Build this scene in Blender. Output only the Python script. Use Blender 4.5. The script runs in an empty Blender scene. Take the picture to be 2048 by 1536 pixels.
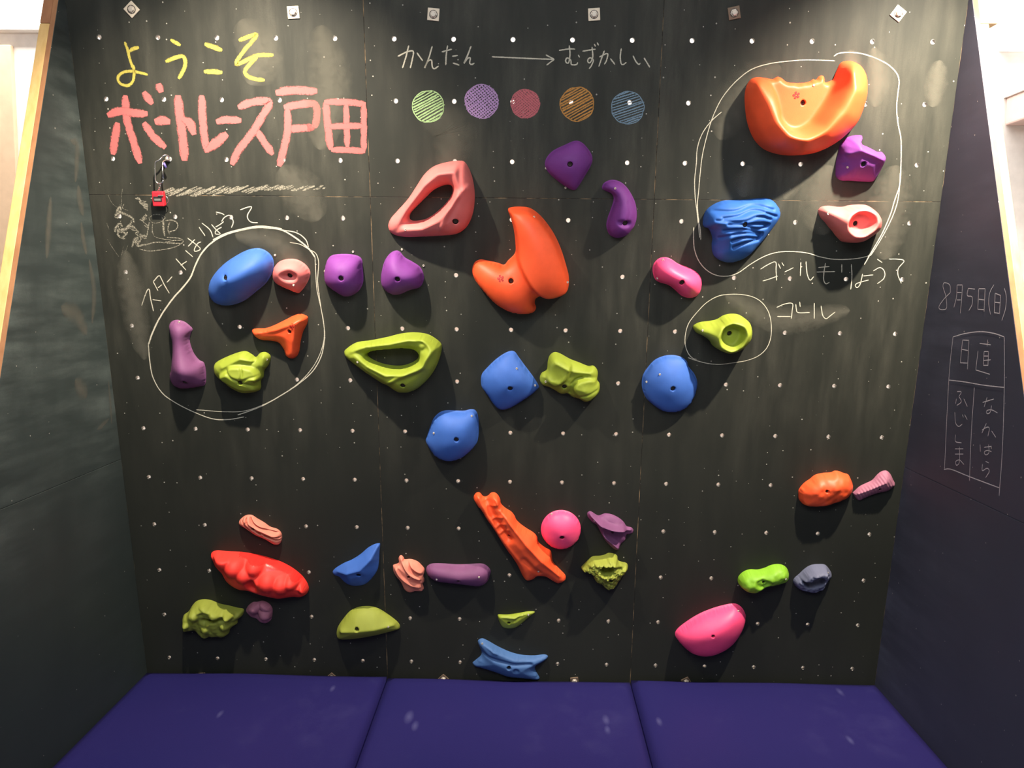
import bpy, math, random
import numpy as np
from mathutils import Matrix, Vector
from mathutils.geometry import delaunay_2d_cdt

random.seed(7)
scene = bpy.context.scene
C = scene.collection

# ------------------------------------------------------------------ camera
F_PX = 1846.5
RX, RY, RZ = 0.2887, 0.0162, 0.0071          # camera against the wall board
TU, TV, TW = 0.0532, 0.2058, 3.0043          # camera along the board, down it, out from it
LEAN = math.radians(10.7)                    # the board leans out over the mats
PITCH = 0.182                                # spacing of the bolt sockets
HALF = 1.365                                 # half the width of the board
MAT_TOP = 0.20
V_FOOT = 2.235                               # where the mats meet the board


def rot(rx, ry, rz):
    cx, sx, cy, sy, cz, sz = math.cos(rx), math.sin(rx), math.cos(ry), math.sin(ry), math.cos(rz), math.sin(rz)
    return (np.array([[cz, -sz, 0], [sz, cz, 0], [0, 0, 1]]) @ np.array([[1, 0, 0], [0, cx, -sx], [0, sx, cx]])
            @ np.array([[cy, 0, sy], [0, 1, 0], [-sy, 0, cy]]))


ROT = rot(RX, RY, RZ)
EX = np.array([1.0, 0, 0])
EDOWN = np.array([0, math.sin(LEAN), -math.cos(LEAN)])
EIN = np.array([0, math.cos(LEAN), math.sin(LEAN)])
ORIGIN = np.array([0, 0, MAT_TOP]) - V_FOOT * EDOWN       # u = v = 0 on the board
BASIS = np.stack([EX, EDOWN, EIN], 1)
CAM = ORIGIN + BASIS @ np.array([TU, TV, -TW])
BOARD = Matrix(((EX[0], -EDOWN[0], -EIN[0], ORIGIN[0]), (EX[1], -EDOWN[1], -EIN[1], ORIGIN[1]),
                (EX[2], -EDOWN[2], -EIN[2], ORIGIN[2]), (0, 0, 0, 1)))


def ray(x, y):
    return ROT.T @ np.array([(x - 1024) / F_PX, (y - 768) / F_PX, 1.0])


def on_board(x, y, w=0.0):
    """board coordinates (right, up) of a sight line where it is w out from the board"""
    d = ray(x, y)
    s = (TW - w) / d[2]
    return np.array([TU + s * d[0], -(TV + s * d[1])])


def on_side(x, y, X):
    """world y, z of a sight line on the upright plane x = X"""
    d = BASIS @ ray(x, y)
    p = CAM + d * (X - CAM[0]) / d[0]
    return np.array([p[1], p[2]])


def on_far(x, y, Y):
    d = BASIS @ ray(x, y)
    p = CAM + d * (Y - CAM[1]) / d[1]
    return np.array([p[0], p[2]])


cam_data = bpy.data.cameras.new('camera')
cam_data.sensor_fit = 'HORIZONTAL'
cam_data.sensor_width = 36.0
cam_data.lens = 36.0 * F_PX / 2048.0
cam_data.clip_start = 0.05
camera = bpy.data.objects.new('camera', cam_data)
C.objects.link(camera)
cr, cu, cb = BASIS @ ROT[0], -(BASIS @ ROT[1]), -(BASIS @ ROT[2])
camera.matrix_world = Matrix([[cr[i], cu[i], cb[i], CAM[i]] for i in range(3)] + [[0, 0, 0, 1]])
scene.camera = camera

# ------------------------------------------------------------------ world, lights, exposure
world = bpy.data.worlds.new('world')
world.use_nodes = True
world.node_tree.nodes['Background'].inputs[0].default_value = (0.55, 0.62, 0.75, 1)
world.node_tree.nodes['Background'].inputs[1].default_value = 0.05
scene.world = world
scene.view_settings.view_transform = 'Standard'
scene.view_settings.look = 'None'
scene.view_settings.gamma = 1.0
scene.view_settings.use_curve_mapping = False
scene.view_settings.exposure = 0.0


def area(name, loc, target, sx, sy, watts, col):
    l = bpy.data.lights.new(name, 'AREA')
    l.shape = 'RECTANGLE'
    l.size, l.size_y, l.energy, l.color = sx, sy, watts, col
    o = bpy.data.objects.new(name, l)
    C.objects.link(o)
    o.location = loc
    o.rotation_euler = (Vector(target) - Vector(loc)).to_track_quat('-Z', 'Y').to_euler()
    return o


def spot(name, u, v, w, tu, tv, watts, col, angle, blend, radius):
    l = bpy.data.lights.new(name, 'SPOT')
    l.energy, l.color, l.spot_size, l.spot_blend, l.shadow_soft_size = watts, col, math.radians(angle), blend, radius
    o = bpy.data.objects.new(name, l)
    C.objects.link(o)
    a = Vector(ORIGIN + BASIS @ np.array([u, v, -w]))
    b = Vector(ORIGIN + BASIS @ np.array([tu, tv, 0]))
    o.location = a
    o.rotation_euler = (b - a).to_track_quat('-Z', 'Y').to_euler()
    return o


WARM = (1.0, 0.86, 0.68)
spot('ceiling_spot', -0.74, -0.48, 0.64, -0.84, 1.05, 290, WARM, 92, 1.0, 0.022)
spot('ceiling_spot', 1.28, -0.48, 0.62, 1.24, 0.85, 430, WARM, 92, 1.0, 0.022)
area('ambient_fill_light', (0, -3.2, 3.3), (0, -2.0, 0), 3.0, 1.6, 125, (0.88, 0.94, 1.0))  # unseen lamp added as cool general fill over the board
area('rear_fill_light', (0, 0.50, 3.3), (0, 0.75, 0), 7.6, 0.3, 200, (1.0, 0.97, 0.92))  # unseen lamp added to whiten the far wall and the socket holes

# ------------------------------------------------------------------ materials


def mat(name):
    m = bpy.data.materials.new(name)
    m.use_nodes = True
    nt = m.node_tree
    return m, nt, nt.nodes, nt.links, nt.nodes['Principled BSDF']


def node(nodes, kind, **kw):
    n = nodes.new(kind)
    for k, v in kw.items():
        setattr(n, k, v)
    return n


def ramp(nodes, links, src, stops):
    r = nodes.new('ShaderNodeValToRGB')
    el = r.color_ramp.elements
    while len(el) < len(stops):
        el.new(0.5)
    for e, (p, c) in zip(el, stops):
        e.position = p
        e.color = (c, c, c, 1) if isinstance(c, (int, float)) else (*c, 1)
    links.new(src, r.inputs[0])
    return r.outputs[0]


def noise(nodes, links, vec, scale, detail=3, rough=0.5, mapping=None):
    n = nodes.new('ShaderNodeTexNoise')
    n.inputs['Scale'].default_value = scale
    n.inputs['Detail'].default_value = detail
    n.inputs['Roughness'].default_value = rough
    if mapping:
        mp = nodes.new('ShaderNodeMapping')
        mp.inputs['Scale'].default_value = mapping
        links.new(vec, mp.inputs['Vector'])
        vec = mp.outputs['Vector']
    links.new(vec, n.inputs['Vector'])
    return n.outputs['Fac']


def mixc(nodes, links, fac, a, b, blend='MIX'):
    m = nodes.new('ShaderNodeMix')
    m.data_type = 'RGBA'
    m.blend_type = blend
    for sock, val in ((m.inputs[0], fac), (m.inputs[6], a), (m.inputs[7], b)):
        if isinstance(val, (int, float)):
            sock.default_value = val
        elif isinstance(val, tuple):
            sock.default_value = (*val, 1)
        else:
            links.new(val, sock)
    return m.outputs[2]


def math_node(nodes, links, op, a, b=0.0, clamp=False):
    m = nodes.new('ShaderNodeMath')
    m.operation = op
    m.use_clamp = clamp
    for i, v in enumerate((a, b)):
        if isinstance(v, (int, float)):
            m.inputs[i].default_value = v
        else:
            links.new(v, m.inputs[i])
    return m.outputs[0]


def plain(name, col, rough=0.5, metal=0.0, bump=0.0, bump_scale=400.0, spec=0.5):
    m, nt, nodes, links, b = mat(name)
    b.inputs['Base Color'].default_value = (*col, 1)
    b.inputs['Roughness'].default_value = rough
    b.inputs['Metallic'].default_value = metal
    b.inputs['Specular IOR Level'].default_value = spec
    tc = nodes.new('ShaderNodeTexCoord')
    f = noise(nodes, links, tc.outputs['Object'], bump_scale * 0.05, 4)
    k = ramp(nodes, links, f, [(0.3, tuple(c * 0.93 for c in col)), (0.7, tuple(min(1, c * 1.05) for c in col))])
    links.new(k, b.inputs['Base Color'])
    if bump:
        bm = nodes.new('ShaderNodeBump')
        bm.inputs['Strength'].default_value = bump
        bm.inputs['Distance'].default_value = 0.001
        links.new(noise(nodes, links, tc.outputs['Object'], bump_scale, 2), bm.inputs['Height'])
        links.new(bm.outputs[0], b.inputs['Normal'])
    return m


def chalkboard(name, base, dust, streak=(2.2, 0.8, 2.2), lo=0.46, hi=0.78, amount=0.8, specks=0.62, clean=None):
    """dull board paint with wiped chalk dust, streaks and tiny white nicks"""
    m, nt, nodes, links, b = mat(name)
    tc = nodes.new('ShaderNodeTexCoord')
    vec = tc.outputs['Object']
    d1 = ramp(nodes, links, noise(nodes, links, vec, 1.7, 5, 0.55, streak), [(lo, 0.0), (hi, 1.0)])
    d2 = ramp(nodes, links, noise(nodes, links, vec, 6.0, 4, 0.6, (3.0, 0.45, 3.0)), [(0.38, 0.15), (0.72, 1.0)])
    d3 = ramp(nodes, links, noise(nodes, links, vec, 240.0, 2, 0.5), [(0.3, 0.75), (0.7, 1.0)])
    f = math_node(nodes, links, 'MULTIPLY', d1, d2)
    f = math_node(nodes, links, 'MULTIPLY', f, d3)
    f = math_node(nodes, links, 'MULTIPLY', f, amount, True)
    if clean is not None:                      # nobody writes this low: hardly any dust on the foot of the board
        sxyz = nodes.new('ShaderNodeSeparateXYZ')
        links.new(vec, sxyz.inputs[0])
        wob = noise(nodes, links, vec, 2.5, 3)
        yy = sxyz.outputs[1] if clean < 0 else sxyz.outputs[2]
        yy = math_node(nodes, links, 'ADD', yy, math_node(nodes, links, 'MULTIPLY', wob, 0.5))
        k = nodes.new('ShaderNodeMapRange')
        k.inputs['From Min'].default_value = clean
        k.inputs['From Max'].default_value = clean + 0.75
        k.inputs['To Min'].default_value = 0.12
        links.new(yy, k.inputs['Value'])
        f = math_node(nodes, links, 'MULTIPLY', f, k.outputs[0])
    base_v = ramp(nodes, links, noise(nodes, links, vec, 0.9, 3), [(0.35, tuple(c * 0.8 for c in base)), (0.65, tuple(c * 1.2 for c in base))])
    col = mixc(nodes, links, f, base_v, dust)
    vo = nodes.new('ShaderNodeTexVoronoi')
    vo.voronoi_dimensions = '2D'
    vo.inputs['Scale'].default_value = 19.0
    flat = nodes.new('ShaderNodeSeparateXYZ')
    links.new(vec, flat.inputs[0])
    pair = nodes.new('ShaderNodeCombineXYZ')
    board_plane = clean is not None and name == 'board_paint'
    links.new(flat.outputs[0 if board_plane else 1], pair.inputs[0])
    links.new(flat.outputs[1 if board_plane else 2], pair.inputs[1])
    links.new(pair.outputs[0], vo.inputs['Vector'])
    sep = nodes.new('ShaderNodeSeparateColor')
    links.new(vo.outputs['Color'], sep.inputs[0])
    size = math_node(nodes, links, 'MULTIPLY', sep.outputs[1], 0.046)
    inside = math_node(nodes, links, 'LESS_THAN', vo.outputs['Distance'], size)
    chosen = math_node(nodes, links, 'GREATER_THAN', sep.outputs[0], specks)
    sp = math_node(nodes, links, 'MULTIPLY', inside, chosen)
    sp = math_node(nodes, links, 'MULTIPLY', sp, 0.62)
    col = mixc(nodes, links, sp, col, (0.55, 0.52, 0.46))
    links.new(col, b.inputs['Base Color'])
    b.inputs['Roughness'].default_value = 0.62
    b.inputs['Specular IOR Level'].default_value = 0.35
    return m


def wood(name, c1, c2, rough=0.5, axis=(14, 14, 1.2), at_=(0.3, 0.7)):
    m, nt, nodes, links, b = mat(name)
    tc = nodes.new('ShaderNodeTexCoord')
    f = noise(nodes, links, tc.outputs['Object'], 3.0, 5, 0.6, axis)
    g = noise(nodes, links, tc.outputs['Object'], 2.0, 2, 0.5)
    col = ramp(nodes, links, f, [(at_[0], c1), (at_[1], c2)])
    knots = ramp(nodes, links, g, [(0.70, 1.0), (0.78, 0.55)])
    links.new(mixc(nodes, links, 1.0, col, knots, 'MULTIPLY'), b.inputs['Base Color'])
    b.inputs['Roughness'].default_value = rough
    return m


def chalk(name, col, cover=0.55, grain=330.0, edge=0.55, soft=0.085, fall=3.0, most=1.0):
    """powdery chalk: grains over bare board, ragged at the sides of the stroke"""
    m, nt, nodes, links, b = mat(name)
    tc = nodes.new('ShaderNodeTexCoord')
    uv = nodes.new('ShaderNodeUVMap')
    sep = nodes.new('ShaderNodeSeparateXYZ')
    links.new(uv.outputs[0], sep.inputs[0])
    away = math_node(nodes, links, 'ABSOLUTE', sep.outputs[1])
    core = math_node(nodes, links, 'SUBTRACT', 1.0, math_node(nodes, links, 'POWER', away, fall))
    g = noise(nodes, links, tc.outputs['Object'], grain, 3, 0.7)
    l = noise(nodes, links, uv.outputs[0], 2.0, 3, 0.6, (25.0, 2.2, 1.0))
    s = math_node(nodes, links, 'ADD', math_node(nodes, links, 'MULTIPLY', g, 0.9), math_node(nodes, links, 'MULTIPLY', l, 0.6))
    s = math_node(nodes, links, 'ADD', s, math_node(nodes, links, 'MULTIPLY', core, edge))
    sc = math_node(nodes, links, 'DIVIDE', s, 1.6)
    mid = (1.45 - cover) / 1.6
    a = ramp(nodes, links, sc, [(mid - soft, 0.0), (mid + soft, most)])
    b.inputs['Base Color'].default_value = (*col, 1)
    b.inputs['Roughness'].default_value = 0.95
    b.inputs['Specular IOR Level'].default_value = 0.1
    tr = nodes.new('ShaderNodeBsdfTransparent')
    mx = nodes.new('ShaderNodeMixShader')
    links.new(a, mx.inputs[0])
    links.new(tr.outputs[0], mx.inputs[1])
    links.new(b.outputs[0], mx.inputs[2])
    links.new(mx.outputs[0], nodes['Material Output'].inputs['Surface'])
    return m


BOARD_M = chalkboard('board_paint', (0.0140, 0.0160, 0.0122), (0.100, 0.097, 0.076), (1.9, 0.9, 1.9), 0.36, 0.72, 0.70, 0.62, -1.35)
LEFT_M = chalkboard('left_board_lit_paint', (0.026, 0.037, 0.036), (0.135, 0.165, 0.155), (1.4, 1.4, 0.8), 0.32, 0.66, 0.9, 0.9, 0.9)  # paint and dust lifted to stand in for side light and haze
RIGHT_M = chalkboard('right_board_lit_paint', (0.040, 0.044, 0.068), (0.120, 0.130, 0.185), (1.4, 1.4, 0.7), 0.34, 0.70, 0.85, 0.85, -0.5)  # tone lifted too, room light from the side put into the colour
CHIP_M = wood('chipped_edge', (0.010, 0.009, 0.007), (0.30, 0.21, 0.12), 0.8, (5, 5, 5), (0.46, 0.66))
PLY_EDGE = wood('plywood_edge', (0.30, 0.13, 0.055), (0.42, 0.20, 0.09), 0.6)
PINE = wood('pine', (0.70, 0.43, 0.15), (0.84, 0.57, 0.24), 0.5)
PINE_SHADED = wood('shaded_pine', (0.30, 0.12, 0.055), (0.40, 0.18, 0.08), 0.6)  # pine with the shade at the top of the left post coloured in
PINE_PALE = wood('pale_pine', (0.60, 0.385, 0.14), (0.74, 0.51, 0.22), 0.5)
WHITE = plain('white_plaster', (0.82, 0.80, 0.77), 0.8)
CREAM = plain('cream_door', (0.62, 0.45, 0.30), 0.6)
ROSE = plain('rose_white_box', (0.66, 0.48, 0.44), 0.6)
FLOOR_M = plain('grey_floor', (0.25, 0.24, 0.23), 0.6)
ZINC = plain('zinc', (0.80, 0.78, 0.74), 0.28, 1.0)
SOCKET_M = plain('worn_zinc', (0.30, 0.29, 0.27), 0.38, 1.0)
ZINC_DULL = plain('dull_zinc', (0.62, 0.56, 0.48), 0.5, 0.6)
STEEL = plain('dark_steel', (0.07, 0.055, 0.05), 0.45, 0.7)
BRASS = plain('warm_washer', (0.72, 0.63, 0.50), 0.55, 0.3)
RUST = plain('dull_brown_washer', (0.20, 0.14, 0.095), 0.6, 0.3)
BLACK = plain('black_plastic', (0.02, 0.02, 0.022), 0.4)
RED_PLASTIC = plain('red_plastic', (0.62, 0.02, 0.035), 0.35)
CHROME = plain('chrome', (0.85, 0.84, 0.80), 0.2, 1.0)
TAPE = plain('violet_tape', (0.10, 0.08, 0.28), 0.5)

HOLD_COL = {
    'salmon': ((0.70, 0.175, 0.165), 0.62), 'hot': ((0.98, 0.080, 0.225), 0.45), 'orange': ((0.93, 0.105, 0.030), 0.48),
    'red': ((0.93, 0.045, 0.032), 0.62), 'polished_red': ((0.93, 0.035, 0.028), 0.16), 'purple': ((0.180, 0.038, 0.245), 0.68), 'plum': ((0.175, 0.058, 0.155), 0.68),
    'mauve': ((0.33, 0.125, 0.19), 0.7), 'lime': ((0.275, 0.345, 0.034), 0.55), 'olive': ((0.265, 0.305, 0.040), 0.65),
    'green': ((0.21, 0.45, 0.025), 0.55), 'blue': ((0.040, 0.125, 0.46), 0.65), 'steel_blue': ((0.055, 0.135, 0.33), 0.65),
    'slate': ((0.125, 0.135, 0.21), 0.6), 'peach': ((0.74, 0.24, 0.17), 0.65), 'deep_blue': ((0.018, 0.095, 0.37), 0.65),
}
HOLD_M = {k: plain(k + '_resin', c, r, 0.0, 0.25, 520.0, 0.4) for k, (c, r) in HOLD_COL.items()}
EMBLEM_M = plain('pressed_emblem', (0.40, 0.012, 0.010), 0.6)

# ------------------------------------------------------------------ object helpers


def tag(o, label=None, cat=None, group=None, kind=None):
    for k, v in (('label', label), ('category', cat), ('group', group), ('kind', kind)):
        if v:
            o[k] = v
    return o


def link_mesh(name, verts, faces, m, parent=None, smooth=False, world=None, loc=None):
    me = bpy.data.meshes.new(name)
    me.from_pydata([tuple(map(float, v)) for v in verts], [], [tuple(int(i) for i in f) for f in faces])
    mats = m if isinstance(m, (list, tuple)) else [m]
    for k in mats:
        me.materials.append(k)
    if smooth:
        me.polygons.foreach_set('use_smooth', [True] * len(me.polygons))
    me.update()
    o = bpy.data.objects.new(name, me)
    C.objects.link(o)
    if parent:
        o.parent = parent
    if world is not None:
        o.matrix_world = world
    if loc is not None:
        o.location = loc
    return o


def empty(name, world=None):
    o = bpy.data.objects.new(name, None)
    o.empty_display_size = 0.1
    C.objects.link(o)
    if world is not None:
        o.matrix_world = world
    return o


def box_vf(x0, x1, y0, y1, z0, z1):
    v = [(x, y, z) for z in (z0, z1) for y in (y0, y1) for x in (x0, x1)]
    f = [(0, 2, 3, 1), (4, 5, 7, 6), (0, 1, 5, 4), (2, 6, 7, 3), (0, 4, 6, 2), (1, 3, 7, 5)]
    return v, f


def join(parts):
    V, Fc = [], []
    for v, f in parts:
        n = len(V)
        V += list(v)
        Fc += [tuple(i + n for i in q) for q in f]
    return V, Fc


def box(name, b, m, parent=None, bevel=0.0, seg=2):
    cx, cy, cz = (b[0] + b[1]) / 2, (b[2] + b[3]) / 2, (b[4] + b[5]) / 2
    v, f = box_vf(b[0] - cx, b[1] - cx, b[2] - cy, b[3] - cy, b[4] - cz, b[5] - cz)
    o = link_mesh(name, v, f, m, parent, loc=(cx, cy, cz))
    if bevel:
        md = o.modifiers.new('bevel', 'BEVEL')
        md.width, md.segments = bevel, seg
    return o


def tube_vf(points, r, n=8, closed=False):
    P = [Vector(p) for p in points]
    V, Fc = [], []
    prev = None
    for i, p in enumerate(P):
        if closed:
            t = (P[(i + 1) % len(P)] - P[i - 1]).normalized()
        else:
            t = (P[min(i + 1, len(P) - 1)] - P[max(i - 1, 0)]).normalized()
        if prev is None:
            prev = t.orthogonal().normalized()
        a = (prev - t * prev.dot(t)).normalized()
        prev = a
        b = t.cross(a)
        for k in range(n):
            an = 2 * math.pi * k / n
            V.append(p + (a * math.cos(an) + b * math.sin(an)) * r)
    m = len(P)
    for i in range(m if closed else m - 1):
        for k in range(n):
            Fc.append((i * n + k, i * n + (k + 1) % n, ((i + 1) % m) * n + (k + 1) % n, ((i + 1) % m) * n + k))
    if not closed:
        Fc.append(tuple(range(n))[::-1])
        Fc.append(tuple(range((m - 1) * n, m * n)))
    return V, Fc


def lathe_vf(profile, n=16):
    """(radius, height) pairs turned about z"""
    V, Fc = [], []
    for r, z in profile:
        for k in range(n):
            a = 2 * math.pi * k / n
            V.append((r * math.cos(a), r * math.sin(a), z))
    for i in range(len(profile) - 1):
        for k in range(n):
            Fc.append((i * n + k, i * n + (k + 1) % n, (i + 1) * n + (k + 1) % n, (i + 1) * n + k))
    return V, Fc


def smooth_line(pts, step, closed=False):
    """Catmull-Rom through pts, resampled about every step"""
    P = np.array(pts, float)
    n = len(P)
    if n == 2 and not closed:
        k = max(2, int(np.linalg.norm(P[1] - P[0]) / step) + 1)
        return P[0] + (P[1] - P[0]) * np.linspace(0, 1, k)[:, None]
    out = []
    for i in range(n if closed else n - 1):
        if closed:
            p0, p1, p2, p3 = P[i - 1], P[i], P[(i + 1) % n], P[(i + 2) % n]
        else:
            p1, p2 = P[i], P[i + 1]
            p0 = P[i - 1] if i else 2 * p1 - p2
            p3 = P[i + 2] if i + 2 < n else 2 * p2 - p1
        t = np.linspace(0, 1, 12, endpoint=False)[:, None]
        out.append(0.5 * (2 * p1 + (p2 - p0) * t + (2 * p0 - 5 * p1 + 4 * p2 - p3) * t ** 2 + (3 * p1 - p0 - 3 * p2 + p3) * t ** 3))
    Q = np.concatenate(out)
    Q = np.concatenate([Q, Q[:1] if closed else P[-1:]])
    L = np.concatenate([[0], np.cumsum(np.linalg.norm(np.diff(Q, axis=0), axis=1))])
    k = max(3, int(round(L[-1] / step)))
    s = np.linspace(0, L[-1], k + 1)
    R = np.stack([np.interp(s, L, Q[:, j]) for j in range(Q.shape[1])], 1)
    return R[:-1] if closed else R


def seg_dist(P, A, closed=True):
    """distance of points P to a polyline A"""
    B = np.roll(A, -1, 0) if closed else A[1:]
    S = A if closed else A[:-1]
    if len(S) == 0:
        return np.linalg.norm(P - A[0], axis=1), np.zeros(len(P))
    best = np.full(len(P), 1e9)
    par = np.zeros(len(P))
    for i in range(len(S)):
        ab = B[i] - S[i]
        t = np.clip(((P - S[i]) @ ab) / max(ab @ ab, 1e-12), 0, 1)
        d = np.linalg.norm(P - S[i] - t[:, None] * ab, axis=1)
        m = d < best
        best[m] = d[m]
        par[m] = i + t[m]
    return best, par


def inside(P, poly):
    x, y = P[:, 0], P[:, 1]
    r = np.zeros(len(P), bool)
    a = poly
    b = np.roll(poly, -1, 0)
    for (x1, y1), (x2, y2) in zip(a, b):
        c = ((y1 > y) != (y2 > y))
        if abs(y2 - y1) < 1e-12:
            continue
        r ^= c & (x < (x2 - x1) * (y - y1) / (y2 - y1) + x1)
    return r


def sstep(x):
    x = np.clip(x, 0, 1)
    return x * x * (3 - 2 * x)


# ------------------------------------------------------------------ sighting frames of the survey (origin and magnification)
FR = {'A': (280, 460, 3.84), 'B': (640, 480, 4.519), 'C': (820, 660, 4.876), 'D': (1240, 490, 4.266), 'E': (340, 1010, 4.267),
      'F': (640, 1060, 4.8), 'G': (920, 960, 3.658), 'H': (1320, 920, 3.34), 'I': (1360, 80, 4.452), 'J': (1360, 370, 4.452),
      'K': (740, 290, 3.657), 'L': (200, 40, 3.657), 'M': (200, 290, 3.657), 'N': (740, 0, 3.413), 'O': (1840, 540, 3.341),
      'P': (340, 1080, 6.827), 'Q': (930, 970, 5.851), 'S': (1460, 920, 5.486), 'T': (1650, 260, 14.63), 'U': (760, 1100, 8.533),
      'V': (1640, 390, 13.96), 'W': (200, 330, 8.085), 'X': (280, 290, 11.82), '0': (0, 0, 1.0)}


def px(fr, p):
    ox, oy, s = FR[fr]
    return ox + p[0] / s, oy + p[1] / s


def bd(fr, pts, w=0.0):
    return np.array([on_board(*px(fr, p), w) for p in pts])


# ------------------------------------------------------------------ the climbing holds
COVER = []          # outlines on the board, to leave out sockets that a hold hides
HGROUP = 'climbing holds bolted to the board'


def bolt_mesh():
    n = 18
    hexa = [(0.0036 * math.cos(math.pi / 3 * k), 0.0036 * math.sin(math.pi / 3 * k)) for k in range(6)]
    V = [(0.0064 * math.cos(2 * math.pi * k / n), 0.0064 * math.sin(2 * math.pi * k / n), -0.006) for k in range(n)]
    V += [(x, y, 0.0) for x, y, _ in V[:n]]
    Fc = [(k, (k + 1) % n, n + (k + 1) % n, n + k) for k in range(n)]
    V += [(x, y, 0.0) for x, y in hexa] + [(x, y, -0.004) for x, y in hexa]
    for k in range(6):
        h0, h1 = 2 * n + k, 2 * n + (k + 1) % 6
        Fc += [(n + (3 * k) % n, n + (3 * k + 1) % n, h0), (n + (3 * k + 1) % n, n + (3 * k + 2) % n, h1, h0), (n + (3 * k + 2) % n, n + (3 * k + 3) % n, h1)]
        Fc.append((h0, h1, 2 * n + 6 + (k + 1) % 6, 2 * n + 6 + k))
    Fc.append(tuple(2 * n + 6 + k for k in range(6)))
    return V, Fc


BOLT_VF = bolt_mesh()
SCREW_VF = lathe_vf([(0.0037, -0.002), (0.0037, 0.0006), (0.0030, 0.0012), (0.0017, 0.0012), (0.0014, -0.0004), (0.0001, -0.0006)], 12)


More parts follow.
